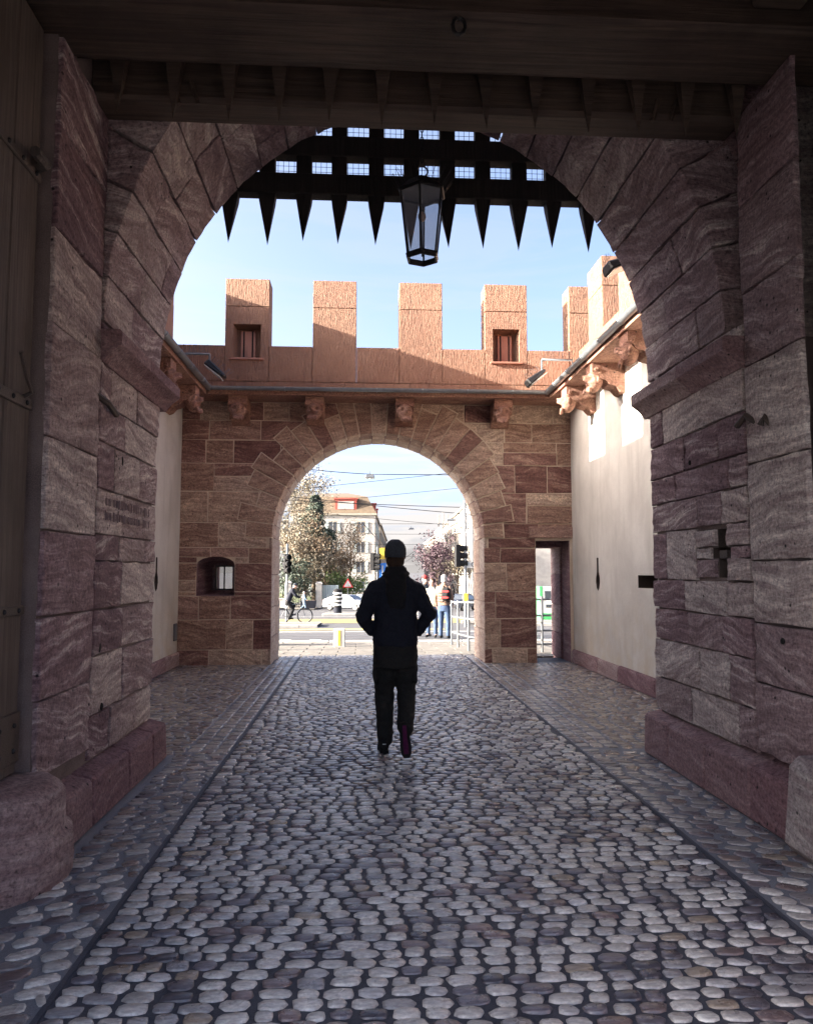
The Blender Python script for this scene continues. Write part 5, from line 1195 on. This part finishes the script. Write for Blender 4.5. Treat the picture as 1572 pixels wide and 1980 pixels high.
# ------------------------------------------------------------------ trees
def tree(label, loc, h, cw, trunk_r, mat, nleaf, leaf, seed, kind='round', group='trees across the street', bare=False, low=.25):
    t = thing('tree', label, 'tree', loc, 0, group); r = random.Random(seed); tr = MB(); tips = []
    top = h * (.95 if kind == 'cone' else .62)
    tr.tube([(0, 0, -.2), (r.uniform(-.1, .1), r.uniform(-.1, .1), top * .5), (r.uniform(-.3, .3), 0, top)], [trunk_r, trunk_r * .7, trunk_r * .15], 8)
    def limb(p, d, L, rad, lev):
        pts_ = [p]; q = p.copy(); dd = d.copy()
        for k in range(4): dd = (dd + Vector((r.uniform(-.25, .25), r.uniform(-.25, .25), r.uniform(-.08, .22)))).normalized(); q = q + dd * L / 4; pts_.append(q.copy())
        tr.tube(pts_, [rad * (1 - .2 * k) for k in range(5)], 5 if lev < 2 else 4, False); tips.append((q, L))
        if lev < (4 if bare else 2):
            for k in range(3 if lev else 4):
                nd = (dd + Vector((r.uniform(-.9, .9), r.uniform(-.9, .9), r.uniform(-.2, .7)))).normalized(); limb(pts_[r.choice((2, 3, 4))], nd, L * r.uniform(.5, .72), rad * .5, lev + 1)
    n0 = 9 if kind != 'cone' else 0
    for k in range(n0):
        a = 2 * math.pi * k / n0 + r.uniform(-.3, .3); z = h * r.uniform(low, .6); limb(Vector((0, 0, z)), Vector((math.cos(a), math.sin(a), r.uniform(.4, 1.3))).normalized(), cw * r.uniform(.38, .6), trunk_r * .35, 0)
    tr.build('trunk', 'bark', t)
    V, F_, C = [], [], []
    clumps = []
    if kind == 'cone':
        for k in range(150): z = r.uniform(.10, 1.0); a = r.uniform(0, 6.283); rad = cw * .5 * (1.02 - z) ** .6 * r.uniform(.35, 1.1) * (.78 + .34 * math.sin(3 * a + z * 11) * math.cos(a + z * 5)); clumps.append((Vector((rad * math.cos(a), rad * math.sin(a), z * h)), .55 * (1.25 - z) + .15, r.random()))
    else:
        for q, L in tips: clumps.append((q, L * .55 + .2, r.random()))
        for k in range(40): a = r.uniform(0, 6.283); u = r.random() ** .5; z = r.uniform(low, .98); w = math.sin(math.pi * min(1, (z - low * .6) / (1 - low * .6)) ** .8) ** .6; clumps.append((Vector((cw * .5 * u * w * math.cos(a), cw * .5 * u * w * math.sin(a), z * h)), .6, r.random()))
    for k in range(nleaf):
        c, s, tone = r.choice(clumps); p = c + Vector((r.gauss(0, s * .5), r.gauss(0, s * .5), r.gauss(0, s * .38))); u = Vector((r.gauss(0, 1), r.gauss(0, 1), r.gauss(0, .6))).normalized(); v = u.orthogonal().normalized(); v = (Matrix.Rotation(r.uniform(0, 6.28), 3, u) @ v); L = leaf * r.uniform(.6, 1.4); o = len(V)
        w = u.cross(v); V += [p - v * L, p + w * L * .5, p + v * L, p - w * L * .5]; F_.append((o, o + 1, o + 2, o + 3)); C += [min(1, max(0, tone * .6 + r.random() * .5))] * 4
    if V:
        me = bpy.data.meshes.new('crown'); me.from_pydata([tuple(v) for v in V], [], F_); me.materials.append(MAT[mat]); ca = me.color_attributes.new('tone', 'FLOAT_COLOR', 'POINT'); ca.data.foreach_set('color', [x for c in C for x in (c, c, c, 1)]); link('crown', me, t)
    return t
def gp(px, Y): v = at(px, 1150, Y); return (v.x, Y, gz(Y) - .03)
tree('tall dark conifer in the middle of the left-hand trees', gp(608, 84), 12.2, 8.4, .3, 'needles', 12000, .14, 1, 'cone')
tree('pale leafed tree at the far left of the street arch', gp(556, 88), 13.2, 9.0, .28, 'pale_leaves', 12000, .105, 2)
tree('autumn brown bushy tree before the conifer', gp(630, 81), 7.6, 6.0, .2, 'autumn_leaves', 10000, .10, 3, low=.1)
tree('leafy pale brown tree leaning over the iron fence', gp(590, 80), 8.4, 5.2, .2, 'pale_leaves', 7500, .10, 4, low=.12)
tree('nearly bare pinkish tree in front of the apartment house', gp(676, 88), 9.8, 5.6, .17, 'autumn_leaves', 700, .09, 5, bare=True, low=.2)
tree('round purple-leaved street tree behind the people', gp(845, 96), 5.6, 5.4, .18, 'purple_leaves', 6000, .13, 6, low=.3)
tree('thin pale street tree beside the right-hand houses', gp(885, 84), 5.4, 3.6, .13, 'pale_leaves', 1500, .11, 7, low=.3)
tree('dark evergreen shrub behind the plank fence', gp(662, 80), 3.6, 3.4, .12, 'green_leaves', 2600, .12, 8, low=.08)
tree('dark dense shrub behind the left traffic light', gp(560, 78), 4.2, 4.0, .12, 'needles', 3000, .13, 9, low=.05)
tree('bare tree top showing above the brown mansard roof', gp(628, 128), 17.4, 5.0, .22, 'green_leaves', 1200, .16, 10, low=.6)

# ------------------------------------------------------------------ houses
def house(label, name, A, B, depth, floors, fh, cols, wall, roof='flat', trim='kerb_stone', balcony=False, rooff=3.0, base=0.0, chim=0, shutters=False):
    """facade from A to B (x,y); windows on that facade and on the end wall at A"""
    A, B = Vector((*A, 0)), Vector((*B, 0)); d = B - A; L = d.length; d = d / L; nrm = Vector((d.y, -d.x, 0)); h = floors * fh + .6; z0 = gz(75) - .3
    t = thing(name, label, 'building', (A.x, A.y, z0)); O = Vector((0, 0, 0))
    def P(u, w, z): return d * u - nrm * w + Vector((0, 0, z))
    def bx(m, u0, u1, w0, w1, za, zb): return m.add([P(u0, w0, za), P(u1, w0, za), P(u1, w1, za), P(u0, w1, za), P(u0, w0, zb), P(u1, w0, zb), P(u1, w1, zb), P(u0, w1, zb)], [(0, 3, 2, 1), (4, 5, 6, 7), (0, 1, 5, 4), (1, 2, 6, 5), (2, 3, 7, 6), (3, 0, 4, 7)])
    bx(MB(), 0, L, 0, depth, 0, h).build('wall', wall, t)
    bx(MB(), -.25, L + .25, -.28, depth + .25, h, h + .28).build('cornice', trim, t)
    if roof == 'flat': bx(MB(), .4, L - .4, .6, depth - .4, h + .28, h + 1.1).build('roof', 'roof_slate', t)
    else:
        m = MB(); q = [(-.2, -.2), (L + .2, -.2), (L + .2, depth + .2), (-.2, depth + .2)]; i2 = [(rooff * .45, rooff * .45), (L - rooff * .45, rooff * .45), (L - rooff * .45, depth - rooff * .45), (rooff * .45, depth - rooff * .45)]; i3 = [(L * .32, depth * .36), (L * .68, depth * .36), (L * .68, depth * .64), (L * .32, depth * .64)]
        m.add([P(u, w, h + .28) for u, w in q] + [P(u, w, h + .28 + rooff) for u, w in i2] + [P(u, w, h + .28 + rooff * 1.5) for u, w in i3], [(j * 4 + k, j * 4 + (k + 1) % 4, (j + 1) * 4 + (k + 1) % 4, (j + 1) * 4 + k) for j in range(2) for k in range(4)] + [(8, 9, 10, 11)]); rf_ = m.build('roof', 'roof_tile', t)
        for c in range(2):
            u = L * (.3 + .4 * c); bx(MB(), u - .9, u + .9, .1, 1.8, h + .5, h + 2.3).build('dormer', 'red_wood', rf_); bx(MB(), u - 1.05, u + 1.05, -.05, 1.9, h + 2.3, h + 2.45).build('dormer_roof', 'red_wood', rf_); bx(MB(), u - .65, u + .65, .07, .11, h + .8, h + 2.1).build('dormer_window', 'house_white', rf_)
        for w0 in (depth * .35,):     # dormer towards the viewer
            bx(MB(), .1, 1.8, w0 - 1.6, w0 + 1.6, h + .5, h + 2.4).build('dormer', 'red_wood', rf_); bx(MB(), -.05, 1.9, w0 - 1.8, w0 + 1.8, h + 2.4, h + 2.6).build('dormer_roof', 'red_wood', rf_); bx(MB(), .06, .12, w0 - 1.2, w0 + 1.2, h + .9, h + 2.1).build('dormer_window', 'house_white', rf_)
    def wins(n, length, f2, endwall):
        sp = length / n
        for fl in range(floors):
            for k in range(n):
                c = sp * (k + .5); za = .9 + fl * fh; zb = za + fh * .55; ww = min(.55, sp * .24)
                fr = f2(MB(), c - ww - .1, c + ww + .1, -.05, .02, za - .1, zb + .12).build('window', trim, t)
                f2(MB(), c - ww, c + ww, -.056, -.045, za, zb).build('pane', 'pane', fr); f2(MB(), c - .03, c + .03, -.075, -.057, za, zb).build('mullion', 'white_paint', fr)
                if shutters:
                    for s_ in (-1, 1): f2(MB(), c + s_ * (ww + .32) - .2, c + s_ * (ww + .32) + .2, -.09, -.052, za - .03, zb + .03).build('shutter', 'shutter', fr)
                if balcony and fl and k % 2 == 0 and not endwall:
                    bl = f2(MB(), c - 1.0, c + 1.0, -1.1, .0, za - .45, za - .3).build('balcony', trim, t); f2(MB(), c - 1.0, c + 1.0, -1.1, -1.04, za - .3, za + .55).build('balcony_front', 'house_tan', bl)
    wins(cols, L, bx, False)
    def be(m, u0, u1, w0, w1, za, zb): return bx(m, w0, w1, u0, u1, za, zb)
    wins(max(2, int(depth / 3.2)), depth, be, True)
    for k in range(chim): u = L * (k + .7) / (chim + .4); c = bx(MB(), u - .35, u + .35, depth * .3, depth * .3 + .8, h + .3, h + 2.6 + (k % 2)).build('chimney', trim, t); bx(MB(), u - .15, u + .15, depth * .3 + .2, depth * .3 + .5, h + 2.6 + (k % 2), h + 3.3 + (k % 2)).build('chimney_pot', 'roof_tile', c)
    return t
house('pale apartment house with brown mansard roof and red dormers on the left', 'apartment_house', (1.9, 112), (3.1, 138), 12.5, 4, 2.95, 7, 'house_white', 'mansard', 'house_cream', rooff=2.6, shutters=True, chim=1)
house('tan terrace further down the left side of the street', 'terrace_house', (3.3, 139), (7.0, 215), 12, 4, 3.0, 18, 'house_tan', 'flat', 'house_cream', chim=3)
HR = [((14.6, 112), (13.6, 92), 'cream house with tall chimneys nearest on the right of the street', 'house_white', 4, 3.05, 3, True), ((15.3, 136), (14.7, 113), 'second house on the right, with balconies, below the roof antenna', 'house_cream', 4, 3.05, 2, True), ((16.0, 164), (15.4, 137), 'third cream house on the right with stacked balconies', 'house_white', 4, 2.95, 1, True), ((17.0, 205), (16.1, 165), 'farthest pale house on the right end of the street', 'house_cream', 4, 2.7, 2, False)]
for a, b_, lab, w, fl, fh, ch, bal in HR: house(lab, 'town_house', a, b_, 13, fl, fh, 6, w, 'flat', 'kerb_stone', bal, chim=ch)
house('pale house with shuttered windows seen through the small doorway', 'town_house', (19, 70), (24.0, 48), 12, 4, 3.0, 5, 'house_cream', 'flat', 'kerb_stone', False, shutters=True)
an = thing('antenna_mast', 'mobile phone antenna mast on a right-hand roof', 'antenna', (at(857, 1020, 124).x, 124, at(857, 1025, 124).z)); MB().tube([(0, 0, -1.2), (0, 0, 2.6)], .09, 6).build('mast', 'galv', an)
for s_ in (-1, 0, 1): MB().cbox((s_ * .75 - .13, -.1, .6), (s_ * .75 + .13, .1, 2.6 + .3 * (s_ == 0)), .03).build('antenna_panel', 'house_white', an)
MB().tube([(-.8, 0, 1.0), (.8, 0, 1.0)], .05, 6).build('crossarm', 'galv', an)

bpy.data.scenes.remove(TMP)
